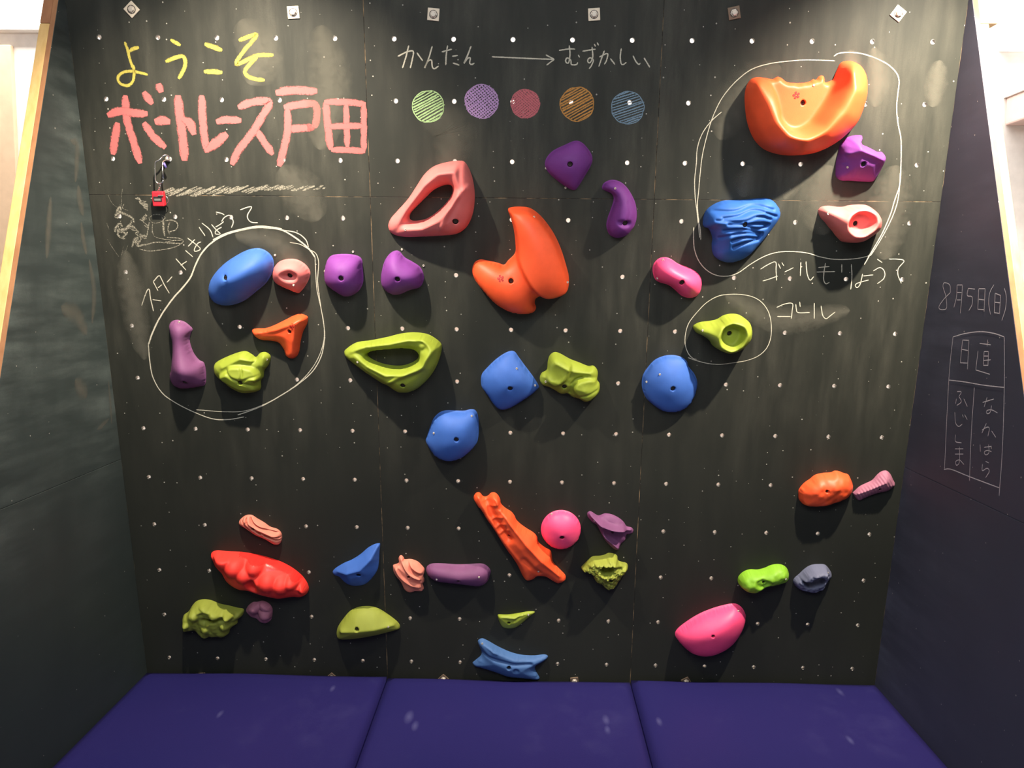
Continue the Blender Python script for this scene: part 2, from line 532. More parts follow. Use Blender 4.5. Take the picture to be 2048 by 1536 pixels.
def hold(label, col, fr, outline, H, ridges, p=0.5, holes=(), feats=(), bolt=None, screws=(), emblem=None, smooth=3,
         edge=0.0, step=0.0036, bolt_r=0.0085, dome=None, gloss=None):
    rim = smooth_line(bd(fr, outline, 0.25 * H), step, True)
    inner = [smooth_line(bd(fr, h, 0.35 * H), step, True) for h in holes]
    up = 0.8 * H
    c0 = rim.mean(0)
    rim = rim - c0
    inner = [h - c0 for h in inner]
    COVER.append(rim + c0)
    if np.sum(rim[:, 0] * np.roll(rim[:, 1], -1) - np.roll(rim[:, 0], -1) * rim[:, 1]) < 0:
        rim = rim[::-1]
    bolt_loop = None
    if bolt is not None:
        bc = bd(fr, [bolt], up)[0] - c0
        bolt_loop = np.array([bc + bolt_r * np.array([math.cos(a), math.sin(a)]) for a in np.linspace(0, 2 * math.pi, 20, endpoint=False)])
    loops = [rim] + inner + ([bolt_loop] if bolt is not None else [])
    lo, hi = rim.min(0), rim.max(0)
    xs = np.arange(lo[0], hi[0], step)
    ys = np.arange(lo[1], hi[1], step * 0.866)
    G = np.array([(x + (0.5 * step if j % 2 else 0), y) for j, y in enumerate(ys) for x in xs])
    keep = inside(G, rim) & (seg_dist(G, rim)[0] > step * 0.5)
    for h in inner + ([bolt_loop] if bolt is not None else []):
        keep &= ~inside(G, h) & (seg_dist(G, h)[0] > step * 0.5)
    G = G[keep]
    pts = np.concatenate(loops + [G])
    edges = []
    n = 0
    for l in loops:
        k = len(l)
        edges += [(n + i, n + (i + 1) % k) for i in range(k)]
        n += k
    out = delaunay_2d_cdt([Vector(q) for q in pts], edges, [], 0, 1e-7)
    P = np.array([tuple(v) for v in out[0]])
    T = np.array([f for f in out[2] if len(f) == 3])
    cen = P[T].mean(1)
    ok = inside(cen, rim)
    for h in inner + ([bolt_loop] if bolt is not None else []):
        ok &= ~inside(cen, h)
    T = T[ok]
    a, b, c = P[T[:, 0]], P[T[:, 1]], P[T[:, 2]]
    flip = ((b[:, 0] - a[:, 0]) * (c[:, 1] - a[:, 1]) - (b[:, 1] - a[:, 1]) * (c[:, 0] - a[:, 0])) < 0
    T[flip] = T[flip][:, ::-1]
    d = seg_dist(P, rim)[0]
    on_rim = d < 1e-5
    for h in inner:
        di = seg_dist(P, h)[0]
        on_rim |= di < 1e-5
        d = np.minimum(d, di)
    acc = np.zeros(len(P))
    for rp, rh in ridges:
        R = bd(fr, rp, up) - c0
        e, par = seg_dist(P, R, False)
        hh = np.interp(par, np.arange(len(rp)), rh) if len(rp) > 1 else np.full(len(P), rh[0])
        t = d / np.maximum(d + e, 1e-9)
        acc += (hh * t ** p) ** 8
    h = acc ** 0.125
    fade = np.clip(d / 0.010, 0, 1)
    ed = np.concatenate([T[:, [0, 1]], T[:, [1, 2]], T[:, [2, 0]]])
    ed = np.unique(np.sort(ed, 1), axis=0)
    deg = np.bincount(ed.ravel(), minlength=len(P)).astype(float)
    if dome is not None:                       # one smooth swell, fullest along the given lines
        wgt = np.full(len(P), 0.35)
        for rp, rh in ridges:
            R = bd(fr, rp, up) - c0
            wgt += 1.6 * np.exp(-(seg_dist(P, R, False)[0] / max(0.02, 0.30 * d.max())) ** 2)
        free = ~on_rim

        def lap(f):
            f = np.where(free, f, 0)
            q = deg * f
            q -= np.bincount(ed[:, 0], f[ed[:, 1]], len(P)) + np.bincount(ed[:, 1], f[ed[:, 0]], len(P))
            return np.where(free, q, 0)
        x_ = np.zeros(len(P))
        r_ = np.where(free, wgt, 0.0)
        p_ = r_.copy()
        rs = r_ @ r_
        for _ in range(400):
            q_ = lap(p_)
            al = rs / max(p_ @ q_, 1e-30)
            x_ += al * p_
            r_ -= al * q_
            rn = r_ @ r_
            if rn < 1e-10 * len(P):
                break
            p_ = r_ + rn / rs * p_
            rs = rn
        h = H * (np.clip(x_, 0, None) / x_.max()) ** dome
    for ft in feats:
        if ft[0] == 'g':                       # a welt or groove along a line
            R = smooth_line(bd(fr, ft[1], up) - c0, 0.01) if len(ft[1]) > 2 else bd(fr, ft[1], up) - c0
            e = seg_dist(P, R, False)[0]
            h = h + ft[3] * np.exp(-(e / ft[2]) ** 2) * fade
        elif ft[0] == 'p':                     # a plate raised or a pocket sunk
            R = smooth_line(bd(fr, ft[1], up) - c0, 0.006, True)
            e = seg_dist(P, R)[0]
            sd = np.where(inside(P, R), e, -e)
            h = h + ft[2] * sstep(0.5 + sd / ft[3]) * (fade if ft[2] > 0 or len(ft) < 5 else 1)
        elif ft[0] == 'f':                     # floor of a pocket, level
            R = smooth_line(bd(fr, ft[1], up) - c0, 0.006, True)
            e = seg_dist(P, R)[0]
            sd = np.where(inside(P, R), e, -e)
            k = sstep(0.5 + sd / ft[3])
            h = h * (1 - k) + np.minimum(h, ft[2]) * k
        elif ft[0] == 's':                     # a knob
            q = bd(fr, [ft[1]], up)[0] - c0
            r = ft[2] / FR[fr][2] * 0.00163
            e = np.linalg.norm(P - q, axis=1) / r
            h = h + ft[3] * np.sqrt(np.clip(1 - e * e, 0, 1)) * np.clip(d / 0.004, 0, 1)
        elif ft[0] == 'k':                     # a knob standing out of the rest
            q = bd(fr, [ft[1]], up)[0] - c0
            r = ft[2] / FR[fr][2] * 0.00163
            e = np.linalg.norm(P - q, axis=1) / r
            h = np.maximum(h, ft[3] * np.sqrt(np.clip(1 - e * e, 0, 1)) * np.clip(d / 0.006, 0, 1) ** 0.5)
        elif ft[0] == 'r':                     # ribs across a direction
            ang = math.radians(ft[1])
            x = P @ np.array([math.cos(ang), math.sin(ang)])
            y = P @ np.array([-math.sin(ang), math.cos(ang)])
            h = h + ft[3] * np.sin(2 * math.pi * (x + ft[4] * y * y) / ft[2]) * np.clip(d / 0.006, 0, 1)
        elif ft[0] == 'n':                     # knocked, stony roughness
            ang = [(math.sin(i * 12.9) * 43.7, math.cos(i * 7.3) * 31.1) for i in range(7)]
            for i, (kx, ky) in enumerate(ang):
                s = ft[1] * (1 + 0.35 * i)
                an = i * 2.4 + ft[3]
                x = P @ np.array([math.cos(an), math.sin(an)]) * s
                h = h + ft[2] / (1 + 0.4 * i) * np.abs(np.sin(x + kx)) * fade
    if bolt is not None:                       # a seat about the bolt
        e = np.linalg.norm(P - bc, axis=1)
        near = (e < bolt_r * 1.02)
        hb = float(np.mean(h[near])) if near.any() else H
    h = np.maximum(h, 0.0) + edge * H
    for _ in range(smooth):
        s = np.zeros(len(P))
        np.add.at(s, ed[:, 0], h[ed[:, 1]])
        np.add.at(s, ed[:, 1], h[ed[:, 0]])
        nh = 0.5 * h + 0.5 * s / np.maximum(deg, 1)
        h = np.where(on_rim, h, nh)
    verts = [(x, y, z) for (x, y), z in zip(P, h)]
    faces = [tuple(t) for t in T]
    # close the sides down to the board and the bolt well
    dirs = {}
    for t in T:
        for i in range(3):
            dirs[(t[i], t[(i + 1) % 3])] = 1
    border = [(i, j) for (i, j) in dirs if (j, i) not in dirs]
    bolt_z = None
    if bolt is not None:
        bolt_z = max(hb * 0.35, hb - 0.010, 0.007)
    low = {}
    for i, j in border:
        for q in (i, j):
            if q not in low:
                x, y, z = verts[q]
                well = bolt is not None and abs(math.hypot(x - bc[0], y - bc[1]) - bolt_r) < bolt_r * 0.15
                low[q] = len(verts)
                verts.append((x, y, min(z, bolt_z) - 0.002 if well else 0.0))
        faces.append((j, i, low[i], low[j]))
    W = BOARD @ Matrix.Translation((c0[0], c0[1], 0.0006))
    o = link_mesh('climbing_hold', verts, faces, HOLD_M[col], None, True, W)
    tag(o, label, 'climbing hold', HGROUP)
    if gloss is not None:                      # the polished face of a dual texture hold
        o.data.materials.append(HOLD_M[gloss[0]])
        gl = inside(P[T].mean(1), bd(fr, gloss[1], up) - c0)
        mi = np.zeros(len(o.data.polygons), int)
        mi[:len(T)] = gl
        o.data.polygons.foreach_set('material_index', mi)
    if bolt is not None:
        link_mesh('bolt', *BOLT_VF, STEEL, o, False, loc=(bc[0], bc[1], bolt_z))
    tree = P
    for s in screws:
        q = bd(fr, [s], up)[0] - c0
        i = int(np.argmin(np.linalg.norm(tree - q, axis=1)))
        dd = float(np.linalg.norm(tree[i] - q))
        link_mesh('set_screw', *SCREW_VF, ZINC_DULL, o, True, loc=(q[0], q[1], float(h[i]) + 0.0012))
    if emblem is not None:
        q = bd(fr, [emblem], up)[0] - c0
        parts = []
        for k in range(5):
            a = k * 2 * math.pi / 5 + 0.6
            c_, s_ = math.cos(a), math.sin(a)
            quad = [(0.0025, -0.0018), (0.0095, -0.0036), (0.0112, 0.0), (0.0095, 0.0036), (0.0025, 0.0018)]
            V = []
            for x, y in quad:
                gx, gy = q[0] + x * c_ - y * s_, q[1] + x * s_ + y * c_
                i = int(np.argmin((tree[:, 0] - gx) ** 2 + (tree[:, 1] - gy) ** 2))
                V.append((gx, gy, float(h[i]) + 0.0012))
            parts.append((V, [(0, 1, 2, 3, 4)]))
        e = link_mesh('emblem', *join(parts), EMBLEM_M, o)
        e['label'] = 'dark red pressed star emblem'
    return o


hold('blue oval dome hold, tilted, in the top of the left chalk loop', 'blue', 'A',
     [(510, 500), (515, 420), (560, 340), (640, 260), (740, 195), (830, 155), (910, 150), (970, 180), (1005, 225), (1012, 285), (995, 350), (950, 420), (880, 480), (790, 550), (700, 585), (620, 590), (550, 565)],
     .10, [([(640, 400), (760, 340), (900, 260)], [.095, .10, .085])], .5, bolt=(662, 368), screws=[(987, 222)], smooth=2, dome=0.55)
hold('small salmon pink rounded hold with a finger pocket, touching the blue oval hold', 'salmon', 'A',
     [(1012, 340), (1024, 288), (1064, 247), (1130, 228), (1200, 235), (1260, 270), (1295, 320), (1293, 370), (1265, 430), (1225, 480), (1200, 492), (1150, 470), (1060, 430), (1015, 390)],
     .075, [([(1060, 320), (1150, 280), (1240, 320)], [.07, .075, .07])], .5,
     feats=[('p', [(1085, 350), (1140, 318), (1190, 345), (1180, 385), (1120, 385)], -.022, .022)], bolt=(1143, 353), screws=[(1175, 427)], smooth=2, dome=0.45)
hold('squarish purple hold left of the vertical seam, beside the left chalk loop', 'purple', 'B',
     [(30, 370), (30, 290), (50, 200), (90, 150), (170, 135), (270, 137), (340, 155), (370, 190), (375, 250), (382, 330), (378, 400), (340, 470), (270, 515), (200, 515), (130, 470), (60, 420)],
     .085, [([(150, 260), (280, 270), (240, 370), (160, 360)], [.083, .083, .085, .085])], .42, bolt=(198, 340), screws=[(24, 297), (264, 134)], smooth=2, dome=0.42)
hold('purple hold with a rounded peak on top, just right of the squarish purple one', 'purple', 'B',
     [(542, 370), (550, 290), (580, 190), (630, 125), (680, 103), (715, 115), (760, 165), (830, 205), (900, 255), (932, 330), (925, 390), (890, 440), (800, 465), (720, 500), (660, 505), (600, 480), (555, 430)],
     .085, [([(650, 220), (700, 340), (830, 330)], [.07, .085, .075])], .45, bolt=(706, 348), screws=[(715, 113), (915, 263)], smooth=2, dome=0.45)
hold('three armed red-orange hold with a star emblem, inside the left chalk loop', 'orange', 'A',
     [(850, 785), (870, 765), (960, 760), (1040, 730), (1110, 695), (1170, 665), (1220, 650), (1265, 662), (1283, 680), (1275, 730), (1245, 790), (1225, 870), (1215, 940), (1190, 985), (1150, 995), (1115, 975), (1095, 920), (1060, 875), (1000, 858), (930, 852), (880, 830)],
     .06, [([(885, 800), (1040, 770), (1170, 720), (1240, 690)], [.035, .05, .06, .055]), ([(1190, 720), (1175, 850), (1160, 960)], [.06, .055, .04])], .5,
     bolt=(1150, 780), emblem=(1178, 735), smooth=3, bolt_r=.0065)
hold('lime green leafy hold at the bottom of the left chalk loop', 'lime', 'A',
     [(555, 1060), (575, 1025), (650, 985), (740, 950), (800, 940), (850, 965), (880, 985), (910, 955), (950, 945), (985, 965), (993, 1000), (975, 1050), (945, 1090), (938, 1140), (918, 1165), (918, 1220), (900, 1245), (830, 1263), (760, 1260), (690, 1225), (640, 1185), (595, 1150), (562, 1110)],
     .075, [([(620, 1070), (760, 1000), (850, 1020)], [.05, .055, .05]), ([(660, 1120), (880, 1150)], [.05, .05]), ([(930, 990), (920, 1060)], [.04, .04])], .5,
     feats=[('p', [(600, 1135), (660, 1095), (680, 1060), (760, 1055), (850, 1075), (900, 1130), (918, 1200), (890, 1245), (780, 1255), (690, 1215), (620, 1170)], .022, .012),
            ('g', [(665, 1090), (700, 1130), (765, 1165)], .003, -.008), ('g', [(770, 1060), (785, 1110), (770, 1160)], .003, -.008), ('g', [(890, 1130), (830, 1140), (775, 1165)], .003, -.008),
            ('g', [(910, 1235), (850, 1200), (775, 1175)], .003, -.006), ('g', [(850, 965), (880, 1000), (855, 1030)], .004, -.012)],
     bolt=(770, 1172), screws=[(950, 1018)], smooth=1)
hold('dull purple horn shaped hold, tall, at the left edge inside the left chalk loop', 'plum', 'A',
     [(208, 740), (230, 710), (270, 700), (320, 712), (355, 735), (388, 770), (375, 800), (365, 850), (375, 900), (400, 960), (440, 1010), (475, 1030), (490, 1090), (492, 1160), (480, 1205), (440, 1215), (380, 1225), (310, 1228), (255, 1215), (222, 1165), (212, 1130), (232, 1060), (240, 960), (235, 860), (215, 790)],
     .085, [([(265, 745), (300, 850), (315, 960), (330, 1085)], [.045, .06, .075, .085]), ([(330, 1085), (455, 1085)], [.08, .05])], .5,
     bolt=(330, 1175), screws=[(258, 735)], smooth=2, dome=0.5)
hold('lime green ring jug, wide, with an oval opening, below the purple pair', 'lime', 'B',
     [(207, 1035), (225, 1000), (320, 940), (450, 920), (600, 890), (720, 860), (830, 848), (920, 855), (980, 870), (1040, 905), (1085, 945), (1097, 985), (1080, 1070), (1040, 1170), (980, 1260), (900, 1340), (820, 1385), (740, 1393), (680, 1380), (600, 1320), (560, 1305), (480, 1255), (380, 1190), (280, 1120), (225, 1075)],
     .095, [([(270, 1035), (420, 965), (620, 945), (800, 905), (930, 915), (1000, 990), (930, 1140), (760, 1210), (600, 1225), (430, 1150), (300, 1070)], [.05, .07, .08, .085, .085, .085, .09, .095, .09, .075, .055])], .45,
     holes=[[(415, 1060), (440, 1030), (500, 1015), (600, 1005), (720, 993), (810, 1000), (860, 1020), (883, 1055), (870, 1095), (820, 1130), (740, 1155), (660, 1157), (560, 1140), (470, 1105)]],
     feats=[('g', [(1075, 950), (960, 1080), (900, 1170), (760, 1220), (600, 1305)], .006, .010), ('g', [(890, 920), (960, 965), (930, 1010)], .006, -.008)],
     bolt=(745, 1322), screws=[(328, 1120)], smooth=4)
hold('salmon pink ring jug, large, leaning, with a slanted oval opening', 'salmon', 'K',
     [(125, 610), (140, 550), (190, 490), (270, 400), (330, 310), (390, 220), (460, 160), (560, 128), (660, 118), (700, 140), (735, 210), (755, 290), (763, 380), (755, 480), (730, 560), (690, 620), (620, 660), (500, 672), (380, 678), (250, 680), (160, 660)],
     .11, [([(190, 590), (300, 430), (400, 300), (500, 215), (620, 200), (665, 330), (600, 450), (500, 560), (380, 620), (240, 635)], [.05, .075, .09, .10, .105, .11, .11, .10, .075, .055])], .42,
     holes=[[(280, 545), (290, 505), (340, 450), (400, 390), (460, 335), (530, 303), (580, 300), (598, 325), (590, 370), (550, 430), (490, 490), (410, 545), (340, 562), (300, 562)]],
     feats=[('g', [(660, 130), (650, 220), (665, 350)], .007, -.012), ('g', [(745, 285), (665, 355), (580, 470), (515, 630)], .006, .009)],
     bolt=(622, 562), screws=[(248, 630)], smooth=4, bolt_r=.0095)
hold('huge orange double lobed hold with a star emblem in the middle of the board', 'orange', 'K',
     [(745, 930), (760, 870), (800, 845), (850, 850), (930, 868), (980, 882), (1010, 850), (1060, 795), (1062, 720), (1050, 620), (1025, 530), (1008, 475), (1040, 458), (1110, 455), (1170, 465), (1230, 505), (1290, 570), (1350, 660), (1400, 770), (1440, 900), (1457, 980), (1450, 1060), (1420, 1095), (1350, 1118), (1290, 1122), (1250, 1110), (1215, 1130), (1205, 1165), (1215, 1200), (1190, 1235), (1120, 1243), (1030, 1230), (930, 1180), (840, 1090), (770, 1000)],
     .085, [([(900, 980), (1100, 1150)], [.07, .07]), ([(1120, 560), (1240, 760), (1330, 1000)], [.07, .08, .08])], .35,
     feats=[('p', [(1005, 470), (1040, 450), (1180, 460), (1310, 580), (1410, 770), (1470, 980), (1450, 1080), (1300, 1130), (1210, 1065), (1150, 980), (1100, 880), (1070, 780), (1060, 640)], .05, .010)],
     bolt=(1032, 993), screws=[(1200, 522), (1443, 997)], emblem=(955, 975), smooth=2, dome=0.35)
hold('dark purple diamond shaped hold high on the middle panel', 'purple', 'N',
     [(1195, 1130), (1205, 1080), (1250, 1030), (1330, 990), (1400, 962), (1450, 975), (1500, 1030), (1520, 1080), (1510, 1130), (1470, 1200), (1420, 1280), (1395, 1300), (1350, 1285), (1280, 1235), (1220, 1180)],
     .06, [([(1330, 1100), (1410, 1090), (1380, 1160)], [.058, .058, .06])], .42, bolt=(1365, 1120), screws=[(1203, 1155), (1338, 1290)], smooth=2, dome=0.45)
hold('purple bean shaped hold right of the huge orange hold', 'purple', 'K',
     [(1700, 320), (1715, 280), (1770, 257), (1830, 270), (1880, 310), (1925, 380), (1950, 450), (1955, 530), (1940, 590), (1910, 635), (1870, 670), (1810, 685), (1755, 660), (1732, 600), (1740, 540), (1765, 470), (1785, 400), (1770, 360), (1730, 340)],
     .07, [([(1735, 310), (1800, 320), (1860, 430), (1840, 600)], [.025, .05, .07, .065])], .5,
     feats=[('p', [(1815, 555), (1900, 560), (1890, 600), (1830, 590)], -.012, .010), ('g', [(1890, 420), (1900, 500), (1880, 550)], .003, -.005)],
     bolt=(1867, 572), screws=[(1795, 320)], smooth=2, dome=0.5)
hold('giant orange U shaped jug with a deep basin, inside the upper right chalk loop', 'orange', 'I',
     [(597, 520), (610, 420), (650, 350), (710, 328), (790, 335), (850, 345), (890, 325), (930, 335), (975, 370), (1050, 380), (1130, 378), (1185, 365), (1215, 345), (1240, 350), (1270, 318), (1305, 315), (1318, 345), (1325, 375), (1390, 350), (1410, 310), (1450, 215), (1490, 185), (1550, 180), (1610, 200), (1660, 260), (1682, 330), (1685, 420), (1675, 520), (1640, 640), (1590, 750), (1500, 850), (1400, 930), (1260, 1000), (1120, 1028), (970, 1032), (850, 1010), (760, 970), (690, 900), (640, 800), (610, 680)],
     .14, [([(720, 390), (800, 560), (860, 740), (960, 860), (1110, 890), (1290, 800), (1450, 640), (1540, 450), (1540, 270)], [.085, .115, .13, .14, .145, .14, .14, .14, .12])], .45,
     feats=[('f', [(830, 350), (880, 470), (915, 600), (935, 720), (1020, 815), (1130, 830), (1240, 775), (1310, 690), (1420, 520), (1475, 380), (1470, 230), (1400, 300), (1330, 330), (1300, 290), (1100, 340), (900, 300)], .022, .020)],
     bolt=(1172, 556), screws=[(1270, 396)], emblem=(1110, 487), smooth=12)
hold('angular purple hold with a pale top edge, under the giant orange jug', 'purple', 'T',
     [(500, 440), (560, 360), (680, 250), (800, 190), (950, 160), (1110, 160), (1165, 185), (1130, 290), (1080, 380), (1180, 440), (1340, 510), (1500, 590), (1620, 650), (1720, 645), (1790, 700), (1825, 790), (1820, 870), (1780, 980), (1720, 1130), (1640, 1300), (1530, 1480), (1400, 1530), (1100, 1520), (800, 1500), (600, 1500), (480, 1470), (385, 1370), (375, 1200), (390, 950), (430, 780), (470, 600)],
     .095, [([(760, 700), (1040, 600), (1400, 740), (1740, 880)], [.07, .095, .09, .07]), ([(900, 260), (1000, 520)], [.035, .09])], .6,
     feats=[('g', [(530, 560), (570, 950)], .003, -.010), ('g', [(600, 640), (760, 860)], .003, -.010), ('g', [(500, 1000), (760, 960)], .003, -.008)],
     bolt=(1150, 1000), screws=[(758, 1108)], smooth=2)
hold('blue wrinkled hold with wavy grooves, inside the upper right chalk loop', 'deep_blue', 'J',
     [(215, 330), (240, 240), (310, 180), (400, 145), (500, 140), (600, 135), (700, 125), (790, 123), (850, 150), (895, 210), (907, 270), (880, 330), (830, 400), (770, 480), (700, 560), (620, 640), (520, 690), (430, 700), (350, 670), (305, 620), (295, 540), (300, 480), (270, 400), (225, 380)],
     .10, [([(340, 330), (560, 330), (760, 250)], [.09, .10, .085]), ([(450, 450), (450, 580)], [.09, .06])], .45,
     feats=[('g', [(300, 240), (500, 240), (680, 190), (850, 230)], .0042, -.012), ('g', [(390, 300), (520, 280), (680, 230), (880, 290)], .0042, -.012), ('g', [(330, 320), (560, 325), (700, 280), (820, 310)], .0042, -.012),
            ('g', [(430, 350), (560, 350), (720, 350), (800, 360)], .0042, -.012), ('g', [(600, 370), (700, 395), (790, 380)], .0042, -.012), ('g', [(400, 410), (560, 395), (680, 420), (740, 440)], .0042, -.012),
            ('g', [(370, 480), (480, 440), (600, 430), (740, 460)], .0042, -.012), ('g', [(470, 500), (580, 470), (680, 480), (730, 480)], .0042, -.012), ('g', [(490, 560), (600, 520), (720, 500)], .0042, -.012)],
     bolt=(576, 352), smooth=1)
hold('salmon pink teardrop knob with a round pocket, lower right in the upper right chalk loop', 'salmon', 'V',
     [(10, 500), (30, 410), (110, 345), (250, 322), (400, 330), (560, 350), (720, 345), (850, 310), (1000, 292), (1200, 285), (1350, 300), (1480, 355), (1600, 450), (1690, 580), (1725, 720), (1720, 880), (1680, 980), (1560, 1090), (1400, 1200), (1280, 1280), (1150, 1340), (950, 1360), (780, 1350), (660, 1320), (580, 1250), (480, 1140), (400, 1030), (300, 920), (200, 790), (80, 660)],
     .10, [([(720, 780), (830, 560), (1050, 430), (1300, 420), (1520, 560), (1590, 760), (1450, 980), (1200, 1140), (950, 1150), (780, 1000), (720, 780)], [.10] * 11), ([(120, 450), (400, 520), (720, 700)], [.035, .06, .09])], .45,
     feats=[('f', [(800, 820), (850, 700), (950, 590), (1080, 510), (1220, 485), (1360, 520), (1470, 600), (1520, 700), (1500, 820), (1420, 920), (1300, 1010), (1180, 1080), (1060, 1090), (930, 1040), (840, 960)], .055, .009)],
     bolt=(1070, 820), screws=[(305, 555)], smooth=5)
hold('lime green teardrop knob with a round pocket, alone in the small chalk circle', 'lime', 'D',
     [(632, 715), (650, 690), (700, 670), (780, 660), (840, 645), (890, 615), (950, 600), (1020, 605), (1080, 640), (1125, 685), (1133, 740), (1125, 800), (1090, 850), (1040, 890), (980, 920), (920, 925), (860, 910), (800, 870), (770, 825), (720, 790), (660, 760)],
     .10, [([(830, 790), (870, 700), (960, 655), (1060, 690), (1090, 770), (1030, 860), (940, 905), (860, 870), (830, 790)], [.10] * 9), ([(660, 720), (740, 725), (830, 780)], [.035, .05, .08])], .45,
     feats=[('f', [(865, 810), (875, 760), (900, 715), (950, 695), (1010, 700), (1050, 730), (1055, 770), (1035, 830), (990, 880), (945, 885), (895, 860)], .055, .009)],
     bolt=(948, 770), screws=[(717, 745)], smooth=5)
hold('hot pink peanut shaped hold just right of the second vertical seam', 'hot', 'D',
     [(283, 220), (295, 165), (340, 120), (400, 112), (450, 130), (500, 165), (580, 195), (650, 230), (695, 280), (705, 340), (690, 410), (650, 450), (590, 460), (530, 440), (480, 395), (420, 350), (340, 325), (300, 290)],
     .07, [([(370, 205), (490, 270), (610, 345)], [.062, .062, .07])], .5, bolt=(525, 315), screws=[(380, 142), (330, 297)], smooth=2, dome=0.5)
hold('blue nearly round dome hold under the small chalk circle', 'blue', 'D',
     [(190, 1200), (200, 1120), (240, 1055), (300, 990), (380, 955), (460, 948), (530, 965), (575, 1000), (590, 1045), (640, 1110), (665, 1180), (655, 1260), (620, 1340), (570, 1400), (500, 1430), (430, 1435), (370, 1425), (310, 1390), (240, 1330), (205, 1270)],
     .06, [([(400, 1130), (480, 1220), (400, 1230)], [.06, .06, .06])], .42, bolt=(448, 1218), screws=[(232, 1182), (340, 1105)], smooth=2, dome=0.4)
hold('blue hold shaped like a rounded diamond, touching the folded lime hold', 'blue', 'C',
     [(690, 500), (700, 440), (740, 390), (820, 310), (900, 250), (970, 217), (1020, 222), (1060, 275), (1130, 370), (1190, 450), (1230, 510), (1255, 555), (1250, 580), (1200, 630), (1100, 700), (1000, 760), (920, 790), (860, 780), (810, 730), (750, 640), (700, 570)],
     .065, [([(940, 400), (1060, 500), (900, 560), (860, 480)], [.06, .065, .065, .06])], .42, bolt=(977, 563), screws=[(1220, 565), (1040, 380)], smooth=2, dome=0.42)
hold('lime green folded hold with a flap, between the two blue domes', 'lime', 'C',
     [(1266, 490), (1284, 435), (1335, 400), (1345, 320), (1365, 260), (1410, 230), (1470, 245), (1560, 295), (1650, 330), (1740, 365), (1790, 362), (1825, 395), (1837, 440), (1830, 500), (1853, 540), (1850, 610), (1820, 660), (1750, 710), (1700, 715), (1650, 685), (1580, 665), (1540, 635), (1470, 635), (1410, 600), (1350, 570), (1290, 550)],
     .085, [([(1430, 330), (1600, 420), (1760, 440)], [.055, .06, .055]), ([(1300, 490), (1450, 530), (1700, 600)], [.03, .045, .05])], .45,
     feats=[('p', [(1335, 330), (1360, 240), (1420, 215), (1565, 295), (1558, 420), (1500, 520), (1400, 570), (1335, 490)], .022, .012),
            ('p', [(1605, 600), (1625, 535), (1690, 500), (1780, 500), (1860, 535), (1860, 620), (1760, 720), (1660, 690)], .022, .010),
            ('g', [(1560, 640), (1570, 560), (1620, 500), (1680, 480)], .004, -.010), ('g', [(1640, 670), (1750, 640), (1840, 600)], .003, -.006)],
     bolt=(1508, 572), screws=[(1325, 535)], smooth=1)
hold('blue hold with a small horn at its upper right, below the lime ring jug', 'blue', 'C',
     [(150, 1100), (165, 1040), (200, 940), (230, 870), (290, 815), (360, 797), (450, 800), (530, 800), (590, 787), (635, 797), (660, 850), (667, 930), (668, 1000), (660, 1080), (640, 1130), (580, 1200), (500, 1260), (400, 1290), (310, 1280), (240, 1240), (190, 1180)],
     .07, [([(330, 960), (480, 960), (520, 1070), (370, 1110)], [.066, .066, .07, .07]), ([(600, 840), (540, 920)], [.05, .06])], .42, bolt=(454, 1057), screws=[(598, 858), (228, 1018)], smooth=2, dome=0.42)
hold('small peach pink hold with slanting ribs, above the glossy red hold', 'peach', 'E',
     [(582, 160), (595, 130), (640, 98), (690, 95), (740, 125), (800, 160), (850, 195), (910, 215), (945, 250), (950, 300), (930, 340), (890, 345), (850, 325), (820, 305), (780, 285), (730, 265), (690, 240), (640, 205), (605, 185)],
     .045, [([(630, 150), (760, 215), (890, 285)], [.036, .042, .036])], .5,
     feats=[('g', [(600, 125), (625, 190), (665, 235)], .0028, -.020), ('g', [(625, 100), (655, 170), (720, 225), (760, 260)], .0028, -.020), ('g', [(655, 95), (695, 165), (780, 215), (940, 270)], .0030, -.022),
            ('g', [(690, 95), (740, 160), (830, 215), (945, 245)], .0028, -.020), ('g', [(745, 235), (830, 275), (940, 300)], .0028, -.020), ('g', [(800, 275), (860, 300), (935, 325)], .0028, -.020)],
     bolt=(705, 213), smooth=0, step=.0015)
hold('glossy red hold made of bulging knobs, low on the left panel', 'red', 'P',
     [(532, 235), (560, 195), (630, 178), (760, 190), (950, 200), (1150, 230), (1330, 275), (1500, 335), (1650, 415), (1760, 500), (1830, 580), (1870, 660), (1875, 720), (1840, 780), (1770, 805), (1690, 795), (1620, 800), (1500, 815), (1400, 800), (1280, 775), (1180, 745), (1060, 705), (960, 700), (860, 660), (770, 590), (720, 520), (690, 465), (640, 420), (590, 360), (560, 290)],
     .09, [([(620, 290), (850, 470), (1150, 600), (1450, 670), (1780, 730)], [.050, .074, .078, .078, .050])], .42,
     feats=[('k', (630, 260), 130, .062), ('k', (700, 330), 170, .078), ('k', (850, 430), 200, .088), ('k', (990, 520), 190, .086), ('k', (1120, 440), 170, .080), ('k', (1310, 620), 210, .090), ('k', (1490, 660), 190, .086), ('k', (1620, 640), 140, .080), ('k', (1790, 730), 110, .062),
            ('p', [(1040, 600), (1110, 560), (1150, 620), (1150, 740), (1050, 700)], -.022, .014)],
     bolt=(1112, 583), smooth=5, bolt_r=.005, step=.0028, gloss=('polished_red', [(640, 170), (950, 190), (1330, 260), (1650, 400), (1840, 560), (1885, 650), (1800, 650), (1710, 620), (1600, 545), (1450, 475), (1290, 465), (1270, 400), (1060, 350), (900, 300), (760, 230)]))
